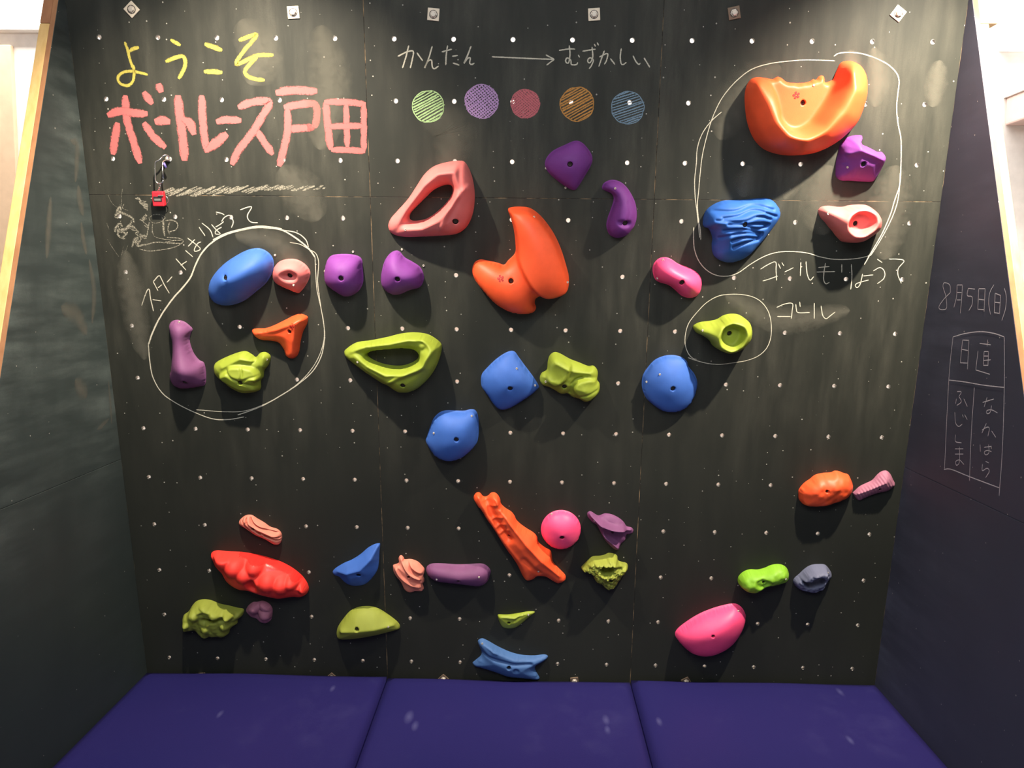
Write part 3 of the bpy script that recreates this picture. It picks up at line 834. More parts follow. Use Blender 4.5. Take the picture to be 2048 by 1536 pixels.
hold('dull lime knobbly hold beside the small plum hold, lowest on the left', 'olive', 'P',
     [(145, 1130), (165, 1060), (230, 1010), (280, 930), (340, 870), (430, 845), (530, 855), (610, 885), (680, 910), (780, 930), (900, 960), (980, 975), (990, 1020), (960, 1080), (910, 1110), (900, 1170), (850, 1210), (800, 1250), (780, 1310), (720, 1355), (640, 1350), (540, 1345), (490, 1370), (430, 1360), (360, 1300), (330, 1260), (250, 1270), (180, 1285), (150, 1240), (160, 1180)],
     .08, [([(250, 1060), (450, 980), (620, 1040), (760, 1080)], [.055, .064, .064, .05]), ([(760, 1000), (930, 1010)], [.025, .02]), ([(450, 1250), (700, 1240)], [.03, .03])], .5,
     feats=[('k', (310, 1060), 110, .074), ('k', (440, 905), 130, .074), ('k', (590, 1045), 115, .074), ('k', (770, 1070), 90, .074), ('k', (450, 1270), 115, .048), ('k', (700, 1230), 110, .048), ('k', (180, 1230), 70, .048),
            ('g', [(440, 1130), (560, 1130), (700, 1120)], .007, -.022), ('n', 90, .003, 0.3)],
     bolt=(520, 1135), smooth=2)
hold('small plum hold of three round lobes under the glossy red hold', 'mauve', 'P',
     [(1025, 985), (1055, 920), (1120, 870), (1180, 865), (1250, 850), (1320, 875), (1370, 920), (1390, 980), (1380, 1080), (1350, 1130), (1290, 1160), (1220, 1145), (1170, 1100), (1100, 1075), (1050, 1030)],
     .05, [([(1120, 970), (1280, 1000)], [.012, .012])], .5,
     feats=[('k', (1115, 975), 110, .038), ('k', (1280, 955), 115, .034), ('k', (1270, 1065), 110, .040)], smooth=1, step=.003)
hold('blue wedge hold with a sharp tip pointing up right, by the first seam', 'blue', 'F',
     [(113, 420), (140, 385), (220, 335), (300, 300), (380, 250), (450, 190), (510, 155), (560, 143), (572, 155), (565, 230), (560, 320), (545, 400), (500, 470), (440, 530), (370, 553), (290, 550), (230, 520), (180, 470), (130, 450)],
     .06, [([(150, 440), (250, 430), (380, 385), (480, 295), (555, 175)], [.02, .05, .06, .05, .012])], .8, bolt=(367, 438), smooth=2)
hold('dull lime half moon hold, bottom of the board by the first seam', 'olive', 'F',
     [(150, 1010), (165, 950), (210, 880), (280, 800), (360, 762), (450, 752), (530, 765), (600, 800), (680, 855), (740, 905), (762, 945), (745, 975), (640, 1000), (520, 1025), (380, 1050), (250, 1065), (180, 1060), (155, 1040)],
     .07, [([(200, 985), (350, 965), (520, 955), (700, 950)], [.06, .07, .065, .035])], .55, bolt=(357, 948), screws=[(650, 952)], smooth=2)
hold('small peach pink frilled hold, left end to end with the long plum bar', 'peach', 'U',
     [(212, 310), (225, 280), (310, 245), (308, 170), (330, 125), (360, 118), (395, 150), (415, 185), (500, 180), (560, 190), (640, 225), (700, 280), (750, 345), (750, 410), (735, 470), (750, 520), (745, 570), (720, 600), (735, 650), (740, 690), (710, 730), (650, 730), (590, 730), (530, 750), (470, 745), (410, 700), (370, 620), (340, 560), (270, 480), (225, 400)],
     .055, [([(300, 350), (480, 480), (640, 560)], [.028, .032, .028]), ([(520, 300), (680, 430)], [.034, .034])], .5,
     feats=[('g', [(350, 150), (400, 300), (520, 440), (730, 560)], .0055, .018), ('g', [(235, 310), (310, 470), (480, 610), (710, 700)], .005, .014), ('g', [(480, 210), (580, 350), (740, 430)], .0045, .010),
            ('g', [(560, 210), (650, 310), (740, 370)], .0035, .007), ('g', [(440, 220), (540, 390), (720, 500)], .003, -.008)],
     bolt=(480, 495), smooth=1, step=.0022, bolt_r=.006)
hold('long plum bar hold lying level beside the peach frilled hold', 'plum', 'U',
     [(780, 360), (800, 300), (860, 262), (950, 250), (1100, 255), (1300, 268), (1500, 265), (1650, 255), (1760, 262), (1840, 310), (1885, 380), (1870, 460), (1830, 560), (1760, 620), (1650, 635), (1500, 610), (1350, 590), (1200, 575), (1050, 560), (930, 540), (840, 480), (795, 420)],
     .05, [([(890, 380), (1300, 450), (1760, 420)], [.042, .05, .042])], .6, feats=[('g', [(1150, 310), (1400, 340), (1650, 300)], .008, -.006)], bolt=(1340, 522), screws=[(965, 515), (1690, 455)], smooth=2, bolt_r=.006, dome=0.5)
hold('long orange hold like a ribbed bone, slanting down right beside the hot pink disc', 'orange', 'Q',
     [(100, 190), (105, 140), (140, 108), (175, 115), (205, 150), (240, 158), (275, 140), (300, 115), (345, 110), (385, 140), (410, 190), (420, 240), (470, 290), (540, 335), (580, 385), (600, 430), (650, 480), (720, 530), (800, 580), (845, 630), (860, 690), (930, 750), (1000, 790), (1015, 830), (1030, 920), (1080, 980), (1130, 1030), (1175, 1080), (1180, 1130), (1140, 1160), (1090, 1175), (1040, 1155), (970, 1110), (930, 1090), (850, 1090), (810, 1120), (760, 1140), (720, 1140), (680, 1100), (600, 940), (520, 820), (430, 690), (340, 540), (240, 400), (200, 330), (140, 260)],
     .075, [([(345, 160), (420, 310), (560, 500), (720, 700), (900, 900), (1110, 1110)], [.05, .065, .072, .075, .07, .04]), ([(150, 170), (290, 430), (460, 700), (620, 900), (730, 1090)], [.04, .045, .045, .045, .03])], .5,
     feats=[('g', [(250, 240), (330, 390), (450, 560), (520, 650)], .013, -.020), ('g', [(260, 285), (350, 260)], .004, .006), ('g', [(320, 430), (430, 390)], .004, .006), ('g', [(370, 520), (460, 470)], .004, .006), ('g', [(410, 590), (500, 540)], .004, .006),
            ('g', [(560, 420), (620, 520)], .006, -.009), ('g', [(760, 600), (830, 720)], .007, -.011), ('g', [(930, 790), (980, 870)], .007, -.010), ('g', [(700, 900), (860, 1060)], .010, -.010)],
     bolt=(517, 627), screws=[(860, 1055)], smooth=2, bolt_r=.0055)
hold('hot pink round disc hold, smooth, on the lower middle panel', 'hot', 'Q',
     [(1124 + 234 * math.cos(a), 536 + 226 * math.sin(a)) for a in np.linspace(0, 2 * math.pi, 24, endpoint=False)],
     .055, [([(1060, 500), (1180, 500), (1135, 600)], [.054, .054, .055])], .42, bolt=(1135, 607), screws=[(1015, 385)], smooth=2, dome=0.42)
hold('dull plum hold with a raised hat-like brim, right of the hot pink disc', 'plum', 'Q',
     [(1432, 355), (1450, 330), (1480, 328), (1530, 360), (1570, 375), (1640, 352), (1720, 362), (1800, 400), (1860, 450), (1895, 500), (1950, 515), (1975, 545), (1965, 580), (1930, 595), (1895, 600), (1880, 660), (1830, 710), (1810, 760), (1790, 782), (1750, 770), (1690, 720), (1640, 660), (1605, 600), (1570, 530), (1540, 480), (1490, 450), (1445, 400)],
     .06, [([(1680, 450), (1800, 500)], [.022, .020]), ([(1700, 600), (1800, 640)], [.022, .02]), ([(1470, 360), (1600, 470)], [.016, .03])], .5,
     feats=[('g', [(1460, 355), (1580, 455), (1720, 520), (1850, 545), (1960, 555)], .0075, .040), ('g', [(1620, 620), (1710, 690), (1795, 765)], .006, .028)],
     bolt=(1735, 590), screws=[(1520, 445)], smooth=1, step=.0022, bolt_r=.005)
hold('jagged lime rock hold with a hole, under the plum brimmed hold', 'olive', 'Q',
     [(1362, 985), (1390, 950), (1450, 890), (1500, 855), (1580, 848), (1640, 835), (1685, 815), (1750, 825), (1785, 850), (1795, 900), (1840, 920), (1895, 935), (1912, 980), (1890, 1030), (1850, 1070), (1830, 1110), (1800, 1150), (1780, 1190), (1730, 1230), (1680, 1240), (1640, 1220), (1600, 1180), (1540, 1150), (1510, 1100), (1490, 1050), (1420, 1030), (1380, 1020)],
     .06, [([(1450, 970), (1580, 940), (1740, 930), (1840, 980)], [.025, .05, .055, .04]), ([(1600, 1060), (1700, 1080), (1700, 1180)], [.05, .05, .025])], .6,
     feats=[('p', [(1590, 990), (1640, 955), (1710, 960), (1735, 1010), (1690, 1055), (1620, 1050)], -.045, .008), ('p', [(1790, 990), (1830, 960), (1880, 970), (1880, 1005), (1820, 1020)], -.016, .008), ('n', 150, .006, 0.9)],
     bolt=(1710, 1123), smooth=1, step=.0022)
hold('tiny lime wedge hold above the blue saddle hold', 'lime', 'G',
     [(275, 1000), (285, 990), (350, 990), (430, 980), (500, 968), (545, 970), (540, 985), (500, 1015), (460, 1050), (410, 1085), (360, 1095), (315, 1085), (290, 1050)],
     .032, [([(300, 1010), (400, 1015), (520, 980)], [.028, .030, .012])], .7, feats=[('g', [(400, 1040), (440, 1000)], .005, -.006)], bolt=(358, 1055), screws=[(500, 1002)], smooth=1, step=.003, bolt_r=.006)
hold('blue saddle hold with four flared ends, at the foot of the board above the mats', 'steel_blue', 'G',
     [(90, 1355), (110, 1335), (150, 1300), (155, 1270), (135, 1220), (130, 1190), (160, 1175), (200, 1190), (280, 1235), (370, 1275), (450, 1295), (540, 1300), (610, 1293), (640, 1300), (640, 1320), (600, 1350), (560, 1370), (550, 1400), (570, 1440), (582, 1464), (570, 1478), (520, 1476), (440, 1466), (350, 1455), (250, 1420), (150, 1390), (110, 1380)],
     .065, [([(160, 1205), (250, 1270), (400, 1320), (520, 1330), (625, 1307)], [.045, .06, .065, .055, .03]), ([(120, 1358), (300, 1400), (450, 1440), (560, 1475)], [.02, .028, .03, .02])], .6,
     feats=[('g', [(170, 1300), (280, 1340), (400, 1370), (520, 1375)], .006, -.010), ('p', [(390, 1412), (405, 1402), (430, 1415), (425, 1430), (400, 1430)], -.010, .004)],
     bolt=(357, 1390), screws=[(160, 1225)], smooth=2)
hold('hot pink egg shaped hold, large and glossy, low on the right panel', 'hot', 'H',
     [(107, 1190), (120, 1150), (180, 1100), (270, 1045), (370, 1005), (460, 982), (510, 978), (550, 1000), (575, 1040), (580, 1080), (560, 1140), (520, 1210), (470, 1260), (400, 1300), (330, 1320), (260, 1318), (200, 1295), (140, 1240)],
     .085, [([(190, 1190), (340, 1140), (490, 1070)], [.07, .085, .07])], .5, bolt=(350, 1163), screws=[(537, 1043)], smooth=2, bolt_r=.0065, dome=0.5)
hold('bright green bone shaped hold left of the slate grey rock hold', 'green', 'S',
     [(92, 1340), (105, 1290), (160, 1240), (230, 1218), (310, 1220), (390, 1200), (460, 1170), (540, 1160), (600, 1175), (640, 1215), (655, 1270), (640, 1320), (590, 1350), (520, 1365), (430, 1375), (360, 1400), (300, 1440), (240, 1455), (170, 1435), (110, 1390)],
     .055, [([(160, 1310), (250, 1280), (400, 1290), (580, 1250)], [.045, .05, .045, .05]), ([(200, 1390), (250, 1400)], [.04, .04])], .55,
     feats=[('p', [(290, 1330), (350, 1310), (430, 1330), (430, 1370), (340, 1400), (290, 1380)], -.012, .012), ('n', 60, .003, 0.2)],
     bolt=(368, 1340), screws=[(610, 1305)], smooth=2, step=.003, bolt_r=.006, dome=0.45)
hold('slate grey rock hold with a hollow lower half, right of the green bone hold', 'slate', 'S',
     [(702, 1345), (720, 1310), (765, 1270), (830, 1210), (900, 1170), (980, 1160), (1050, 1165), (1090, 1200), (1125, 1260), (1120, 1300), (1080, 1340), (1060, 1390), (1010, 1440), (950, 1460), (900, 1472), (850, 1455), (790, 1445), (740, 1410), (715, 1380)],
     .055, [([(840, 1270), (950, 1250), (1060, 1250)], [.035, .038, .03]), ([(780, 1370), (900, 1420), (1010, 1400)], [.026, .026, .026])], .5,
     feats=[('p', [(770, 1275), (830, 1205), (980, 1150), (1060, 1170), (1075, 1240), (1060, 1315), (1000, 1282), (940, 1290), (890, 1330), (820, 1340), (780, 1310)], .022, .006),
            ('p', [(820, 1355), (900, 1345), (950, 1300), (1060, 1330), (1040, 1380), (960, 1410), (880, 1425)], -.030, .009), ('n', 120, .004, 0.5)],
     bolt=(930, 1340), screws=[(1078, 1250)], smooth=1, step=.003, bolt_r=.0055)
hold('orange rough oval hold, lower right, touching the mauve wedge', 'orange', 'S',
     [(762, 390), (765, 340), (820, 270), (890, 220), (950, 175), (1050, 155), (1120, 150), (1160, 132), (1210, 138), (1260, 158), (1310, 175), (1340, 230), (1360, 290), (1350, 350), (1300, 410), (1220, 450), (1100, 490), (1000, 510), (900, 518), (820, 505), (770, 450)],
     .055, [([(860, 340), (1060, 290), (1270, 260)], [.05, .055, .05])], .5, feats=[('n', 45, .0035, 0.6)], bolt=(1053, 327), smooth=2, bolt_r=.006, dome=0.45)
hold('mauve pink wedge hold with fine ripples, at the right edge of the board', 'mauve', 'S',
     [(1355, 375), (1370, 355), (1430, 300), (1500, 265), (1570, 230), (1630, 165), (1680, 132), (1730, 128), (1770, 165), (1800, 225), (1820, 275), (1790, 310), (1730, 350), (1640, 370), (1560, 395), (1480, 430), (1430, 455), (1390, 430)],
     .04, [([(1420, 385), (1560, 320), (1700, 250)], [.026, .034, .04])], .55, feats=[('r', 35, .0105, .0014, 0.0)], bolt=(1652, 330), smooth=1, step=.0022, bolt_r=.006)

# ------------------------------------------------------------------ the leaning board: panels, sockets
board = empty('wall_back', BOARD)
tag(board, 'leaning blackboard climbing wall of six green-black plywood panels', None, None, 'structure')
SEAM_V = 0.477
TOP_V, FOOT_V = -0.45, V_FOOT + 0.19
THICK = 0.015


def panel(u0, u1, v0, v1, rows, cols):
    """a plywood panel with real drilled holes; v runs down the board"""
    V, Fc, Mi = [], [], []
    ch = 0.0011

    def quad(a, b, c, d, m):
        n = len(V)
        V.extend([a, b, c, d])
        Fc.append((n, n + 1, n + 2, n + 3))
        Mi.append(m)
    a0, a1, b0, b1 = u0 + ch, u1 - ch, -v1 + ch, -v0 - ch          # flat face, y up
    cu = [a0] + [(c - 7 + 0.5) * PITCH for c in cols[:-1]] + [a1]
    rv = [-(r + 0.5) * PITCH for r in rows[:-1]]
    cv = [b1] + rv + [b0]
    n16 = 16
    drilled = []
    for i, c in enumerate(cols):
        for j, r in enumerate(rows):
            x0, x1, y1, y0 = cu[i], cu[i + 1], cv[j], cv[j + 1]
            hx, hy = (c - 7) * PITCH, -r * PITCH
            P = np.array([[hx, hy]])
            hidden = any(inside(P, o)[0] and seg_dist(P, o)[0][0] > 0.004 for o in COVER)
            if hidden:
                quad((x0, y0, 0), (x1, y0, 0), (x1, y1, 0), (x0, y1, 0), 0)
                quad((x0, y0, -THICK), (x0, y1, -THICK), (x1, y1, -THICK), (x1, y0, -THICK), 1)
                continue
            drilled.append((hx, hy))
            angs = sorted([2 * math.pi * k / n16 for k in range(n16)] + [math.atan2(y - hy, x - hx) % (2 * math.pi) for x in (x0, x1) for y in (y0, y1)])
            m = len(angs)
            base = len(V)
            for z in (0.0, -THICK):
                for a in angs:
                    dx, dy = math.cos(a), math.sin(a)
                    t = min([((x1 if dx > 0 else x0) - hx) / dx if abs(dx) > 1e-9 else 9e9, ((y1 if dy > 0 else y0) - hy) / dy if abs(dy) > 1e-9 else 9e9])
                    V.append((hx + dx * t, hy + dy * t, z))
                for a in angs:
                    V.append((hx + 0.0074 * math.cos(a), hy + 0.0074 * math.sin(a), z))
            for k in range(m):
                k2 = (k + 1) % m
                Fc.append((base + k, base + k2, base + m + k2, base + m + k)); Mi.append(0)
                Fc.append((base + 2 * m + k2, base + 2 * m + k, base + 3 * m + k, base + 3 * m + k2)); Mi.append(1)
                Fc.append((base + m + k, base + m + k2, base + 3 * m + k2, base + 3 * m + k)); Mi.append(1)
    # chamfered rim and sides
    A = [(a0, b0), (a1, b0), (a1, b1), (a0, b1)]
    B = [(u0, -v1), (u1, -v1), (u1, -v0), (u0, -v0)]
    for k in range(4):
        k2 = (k + 1) % 4
        quad((*B[k], -ch), (*B[k2], -ch), (*A[k2], 0), (*A[k], 0), 2)
        quad((*B[k], -THICK), (*B[k2], -THICK), (*B[k2], -ch), (*B[k], -ch), 2)
        quad((*A[k], -THICK), (*A[k2], -THICK), (*B[k2], -THICK), (*B[k], -THICK), 1)
    o = link_mesh('panel', V, Fc, [BOARD_M, PLY_EDGE, CHIP_M], board)
    o.data.polygons.foreach_set('material_index', Mi)
    return o, drilled


SOCKET_V, SOCKET_F = lathe_vf([(0.0068, -THICK - 0.001), (0.0068, 0.0002), (0.0071, 0.0005), (0.0077, 0.0004), (0.0079, -0.0004)], 18)
socket_mesh = None
for u0, cols in ((-HALF, range(0, 5)), (-HALF / 3, range(5, 10)), (HALF / 3, range(10, 15))):
    for v0, v1, rows in ((TOP_V, SEAM_V, range(0, 3)), (SEAM_V, FOOT_V, range(3, 13))):
        pn, drilled = panel(u0, u0 + HALF * 2 / 3, v0, v1, list(rows), list(cols))
        for hx, hy in drilled:
            if socket_mesh is None:
                s = link_mesh('bolt_socket', SOCKET_V, SOCKET_F, SOCKET_M, pn, True)
                socket_mesh = s.data
            else:
                s = bpy.data.objects.new('bolt_socket', socket_mesh)
                C.objects.link(s)
                s.parent = pn
            s.location = (hx, hy, 0)

# ------------------------------------------------------------------ side boards with their timber posts
def front_line(X, pts):
    q = np.array([on_side(*p, X) for p in pts])
    k = np.polyfit(q[:, 1], q[:, 0], 1)
    return lambda z: k[0] * z + k[1]


def back_y(z):
    return -(z - MAT_TOP) * math.tan(LEAN)


TOP_Z = MAT_TOP + (V_FOOT - TOP_V) * math.cos(LEAN)
fl = front_line(-HALF, [(117, 0), (73, 300), (47, 450), (9, 704)])
frr = front_line(HALF, [(1945, 0), (1955, 91), (1989, 328), (2016, 560), (2046, 779)])


def side(name, sgn, fy, seam_z, m, label):
    root = empty(name)
    tag(root, label, None, None, 'structure')
    top = min(z for z in np.arange(2.2, 3.0, 0.005) if fy(z) > back_y(z) - 0.008)
    for z0, z1 in ((0.0, seam_z), (seam_z, top)):
        xi, xo = sgn * HALF, sgn * (HALF + 0.016)
        ch = 0.0015
        ring_i = [(fy(z0), z0), (back_y(z0) + 0.02, z0), (back_y(z1) + 0.02, z1), (fy(z1), z1)]
        ins = [(fy(z0), z0 + ch), (back_y(z0) + 0.02, z0 + ch), (back_y(z1) + 0.02, z1 - ch), (fy(z1), z1 - ch)]
        V = [(xi, y, z) for y, z in ins] + [(xi + sgn * ch, y, z) for y, z in ring_i] + [(xo, y, z) for y, z in ring_i]
        Fc = [(0, 1, 2, 3), (8, 11, 10, 9)]
        Mi = [0, 1]
        for k in range(4):
            k2 = (k + 1) % 4
            Fc += [(4 + k, 4 + k2, k2, k), (8 + k, 8 + k2, 4 + k2, 4 + k)]
            Mi += [0, 1]
        if sgn < 0:
            Fc = [f[::-1] for f in Fc]
        o = link_mesh('panel', V, Fc, [m, PLY_EDGE], root)
        o.data.polygons.foreach_set('material_index', Mi)
    return root


side('wall_left', -1, fl, on_side(145, 959, -HALF)[1], LEFT_M, 'grey-green blackboard side panel on the left, wiped with chalk')
wall_right = side('wall_right', 1, frr, on_side(1965, 1008, HALF)[1], RIGHT_M, 'dark blue-grey blackboard side panel on the right, with a chalk date')


def post(name, label, sgn, fy, z0, z1, w0, w1, depth, m, back=0.0):
    V = []
    for z in (z0, z1):
        y = fy(z) + back
        for x in (HALF + w0, HALF + w1):
            V += [(sgn * x, y, z), (sgn * x, y + depth, z)]
    Fc = [(0, 1, 3, 2), (4, 6, 7, 5), (0, 2, 6, 4), (1, 5, 7, 3), (0, 4, 5, 1), (2, 3, 7, 6)]
    if sgn < 0:
        Fc = [f[::-1] for f in Fc]
    o = link_mesh(name, V, Fc, m)
    md = o.modifiers.new('bevel', 'BEVEL')
    md.width, md.segments = 0.002, 2
    tag(o, label, None, None, 'structure')
    return o


z_cut_l = on_side(95, 38, -HALF)[1]
z_cut_r = on_side(1955, 45, HALF)[1]
post('trim_1', 'pale pine post edging the left side panel', -1, fl, 0.0, z_cut_l, 0.0165, 0.047, 0.06, PINE)
post('trim_2', 'short timber block above the left pine post, coloured red-brown as in shade', -1, fl, z_cut_l + 0.001, TOP_Z, 0.0165, 0.047, 0.06, PINE_SHADED)
post('trim_3', 'pale pine post edging the right side panel', 1, frr, 0.0, z_cut_r, 0.0165, 0.040, 0.06, PINE_PALE)
post('trim_4', 'wider pine block above the right post', 1, frr, z_cut_r + 0.001, TOP_Z, 0.0165, 0.068, 0.06, PINE)

# ------------------------------------------------------------------ the room around
RX0, RX1, RY0, RY1, RZ1 = -4.0, 4.0, -6.0, 0.85, 3.4
for nm, b, m in (('floor', (RX0, RX1, RY0, RY1, -0.1, 0.0), FLOOR_M), ('ceiling', (RX0, RX1, RY0, RY1, RZ1, RZ1 + 0.1), WHITE),
                 ('wall_far', (RX0 - .1, RX1 + .1, RY1, RY1 + .1, -0.1, RZ1 + .1), WHITE), ('wall_front', (RX0 - .1, RX1 + .1, RY0 - .1, RY0, -0.1, RZ1 + .1), WHITE),
                 ('wall_west', (RX0 - .1, RX0, RY0, RY1, -0.1, RZ1 + .1), WHITE), ('wall_east', (RX1, RX1 + .1, RY0, RY1, -0.1, RZ1 + .1), WHITE)):
    tag(box(nm, b, m), None, None, None, 'structure')
# white moulding, cream door at the far left
a = on_far(0, 58, RY1)
b_ = on_far(0, 66, RY1)
tag(box('trim_5', (RX0 + 0.05, -1.45, RY1 - 0.05, RY1, b_[1], a[1]), WHITE, bevel=0.004), 'white ledge moulding on the far wall at the upper left', None, None, 'structure')
d0, d1 = on_far(28, 93, RY1), on_far(-220, 93, RY1)
door = box('door_1', (d1[0], d0[0], RY1 - 0.03, RY1, 0.0, d0[1]), CREAM, bevel=0.003)
tag(door, 'cream door panel on the far wall at the left edge', None, None, 'structure')
r0, r1 = on_far(1997, 98, RY1), on_far(2048, 104, RY1)
tag(box('trim_6', (r0[0], RX1 - 0.05, RY1 - 0.04, RY1, r1[1], r0[1]), WHITE, bevel=0.003), 'white ledge moulding on the far wall at the upper right', None, None, 'structure')
s0, s1 = on_far(2012, 196, RY1), on_far(2044, 252, RY1)
unit = box('wall_box', (s0[0], s0[0] + 0.55, RY1 - 0.16, RY1 - 0.001, s1[1], s0[1]), ROSE, bevel=0.008)
tag(unit, 'rose white box mounted on the far wall at the right edge', 'wall box')
lip = link_mesh('lid', *box_vf(-0.285, 0.285, -0.095, 0.08, 0, 0.02), WHITE, unit, loc=(0, 0, (s0[1] - s1[1]) / 2))

# ------------------------------------------------------------------ crash mats


def on_mat(x, y):
    d = BASIS @ ray(x, y)
    p = CAM + d * (MAT_TOP - CAM[2]) / d[2]
    return p[0], p[1]


SCUFFS = [(*on_mat(x, y), r) for x, y, r in ((818, 1432, .024), (830, 1450, .018), (1212, 1436, .020), (1215, 1456, .016), (1318, 1445, .016), (440, 1430, .014), (1680, 1382, .016), (1700, 1480, .016), (665, 1376, .014))]
MAT_M, nt, nodes, links, bs = mat('blue_violet_vinyl')
tc = nodes.new('ShaderNodeTexCoord')
sc = ramp(nodes, links, noise(nodes, links, tc.outputs['Object'], 2.6, 6, 0.62, (1.5, 1.0, 1.0)), [(0.58, 0.0), (0.86, 1.0)])
big = ramp(nodes, links, noise(nodes, links, tc.outputs['Object'], 1.3, 2), [(0.35, (0.0155, 0.0135, 0.098)), (0.7, (0.019, 0.0145, 0.102))])
mk = None
wv = noise(nodes, links, tc.outputs['Object'], 14.0, 4)
for (sx_, sy_, r_) in SCUFFS:                  # pale rubbed spots on the vinyl
    vm = nodes.new('ShaderNodeVectorMath')
    vm.operation = 'DISTANCE'
    vm.inputs[1].default_value = (sx_ * 3.0, sy_, 0)
    gp = nodes.new('ShaderNodeNewGeometry')
    ms = nodes.new('ShaderNodeMapping')
    ms.inputs['Scale'].default_value = (3.0, 1.0, 0.0)
    links.new(gp.outputs['Position'], ms.inputs['Vector'])
    links.new(ms.outputs[0], vm.inputs[0])
    kk = nodes.new('ShaderNodeMapRange')
    kk.inputs['From Min'].default_value = 0.01 + r_ * 2.4
    kk.inputs['From Max'].default_value = 0.012
    links.new(math_node(nodes, links, 'ADD', vm.outputs['Value'], math_node(nodes, links, 'MULTIPLY', wv, 0.022)), kk.inputs['Value'])
    mk = kk.outputs[0] if mk is None else math_node(nodes, links, 'MAXIMUM', mk, kk.outputs[0])
mk = math_node(nodes, links, 'MULTIPLY', mk, math_node(nodes, links, 'MULTIPLY', wv, 0.9), True)
mk = math_node(nodes, links, 'MAXIMUM', mk, math_node(nodes, links, 'MULTIPLY', sc, 0.18))
links.new(mixc(nodes, links, mk, big, (0.11, 0.11, 0.26)), bs.inputs['Base Color'])
bs.inputs['Roughness'].default_value = 0.55
bs.inputs['Specular IOR Level'].default_value = 0.2
bmp = nodes.new('ShaderNodeBump')
bmp.inputs['Strength'].default_value = 0.15
bmp.inputs['Distance'].default_value = 0.002
links.new(noise(nodes, links, tc.outputs['Object'], 300, 2), bmp.inputs['Height'])
links.new(bmp.outputs[0], bs.inputs['Normal'])


def mat_mesh(x0, x1, y0, y1, z1, seed):
    """cushion with rounded seams and a slightly slack top"""
    nx, ny = 34, 48
    rnd = random.Random(seed)
    ph = [rnd.uniform(0, 6) for _ in range(4)]
    V, Fc = [], []
    r = 0.018
    for j in range(ny + 1):
        for i in range(nx + 1):
            x, y = x0 + (x1 - x0) * i / nx, y0 + (y1 - y0) * j / ny
            e = min(x - x0, x1 - x, y - y0, y1 - y)
            drop = 0.0 if e > r else r - math.sqrt(max(0, r * r - (r - e) ** 2))
            sag = 0.0035 * math.sin(5.0 * x + ph[0]) * math.sin(3.1 * y + ph[1]) + 0.0025 * math.sin(11 * x + ph[2])
            V.append((x, y, z1 - drop * 0.7 + sag * min(1, e / 0.05 + 0.4)))
    for j in range(ny):
        for i in range(nx):
            k = j * (nx + 1) + i
            Fc.append((k, k + 1, k + nx + 2, k + nx + 1))
    edge = [i for i in range(nx + 1)] + [(j + 1) * (nx + 1) - 1 for j in range(1, ny + 1)] + [ny * (nx + 1) + i for i in range(nx - 1, -1, -1)] + [j * (nx + 1) for j in range(ny - 1, 0, -1)]
    n = len(V)
    for q in edge:
        V.append((V[q][0], V[q][1], 0.002))
    m = len(edge)
    for k in range(m):
        Fc.append((edge[k], n + k, n + (k + 1) % m, edge[(k + 1) % m]))
    Fc.append(tuple(n + k for k in range(m))[::-1])
    return V, Fc


third = HALF * 2 / 3
for k, lb in enumerate(('blue-violet crash mat under the left panel, meeting the left side board', 'blue-violet crash mat in the middle, with a pale scuff near its left seam',
                        'blue-violet crash mat under the right panel, meeting the right side board')):
    x0 = -HALF + k * third + 0.003
    o = link_mesh('crash_mat', *mat_mesh(-third / 2 + 0.002, third / 2 - 0.002, -1.9, -0.004, MAT_TOP - (0.007 if k == 1 else 0.0), k), MAT_M, None, True, loc=(-HALF + (k + 0.5) * third, 0, 0))
    tag(o, lb, 'mat', 'crash mats along the foot of the board')
    o['label'] = lb

# ------------------------------------------------------------------ chalk
CH = {'white': chalk('white_chalk', (0.54, 0.51, 0.42), 0.38), 'faint': chalk('faint_chalk', (0.33, 0.31, 0.25), 0.15, 250.0), 'yellow': chalk('yellow_chalk', (0.40, 0.345, 0.075), 0.34),
      'pink': chalk('pink_chalk', (0.42, 0.120, 0.118), 0.44, 260.0), 'green': chalk('green_chalk', (0.36, 0.52, 0.25), 0.30), 'violet': chalk('violet_chalk', (0.46, 0.29, 0.53), 0.32),
      'rose': chalk('rose_chalk', (0.52, 0.15, 0.17), 0.34), 'amber': chalk('amber_chalk', (0.50, 0.25, 0.075), 0.32), 'sky': chalk('sky_chalk', (0.20, 0.29, 0.37), 0.32),
      'side': chalk('side_chalk', (0.46, 0.44, 0.47), 0.40), 'dust': chalk('wiped_dust', (0.150, 0.145, 0.118), 0.05, 30.0, 0.85, 0.42, 1.4, 0.42)}
layer = [0]


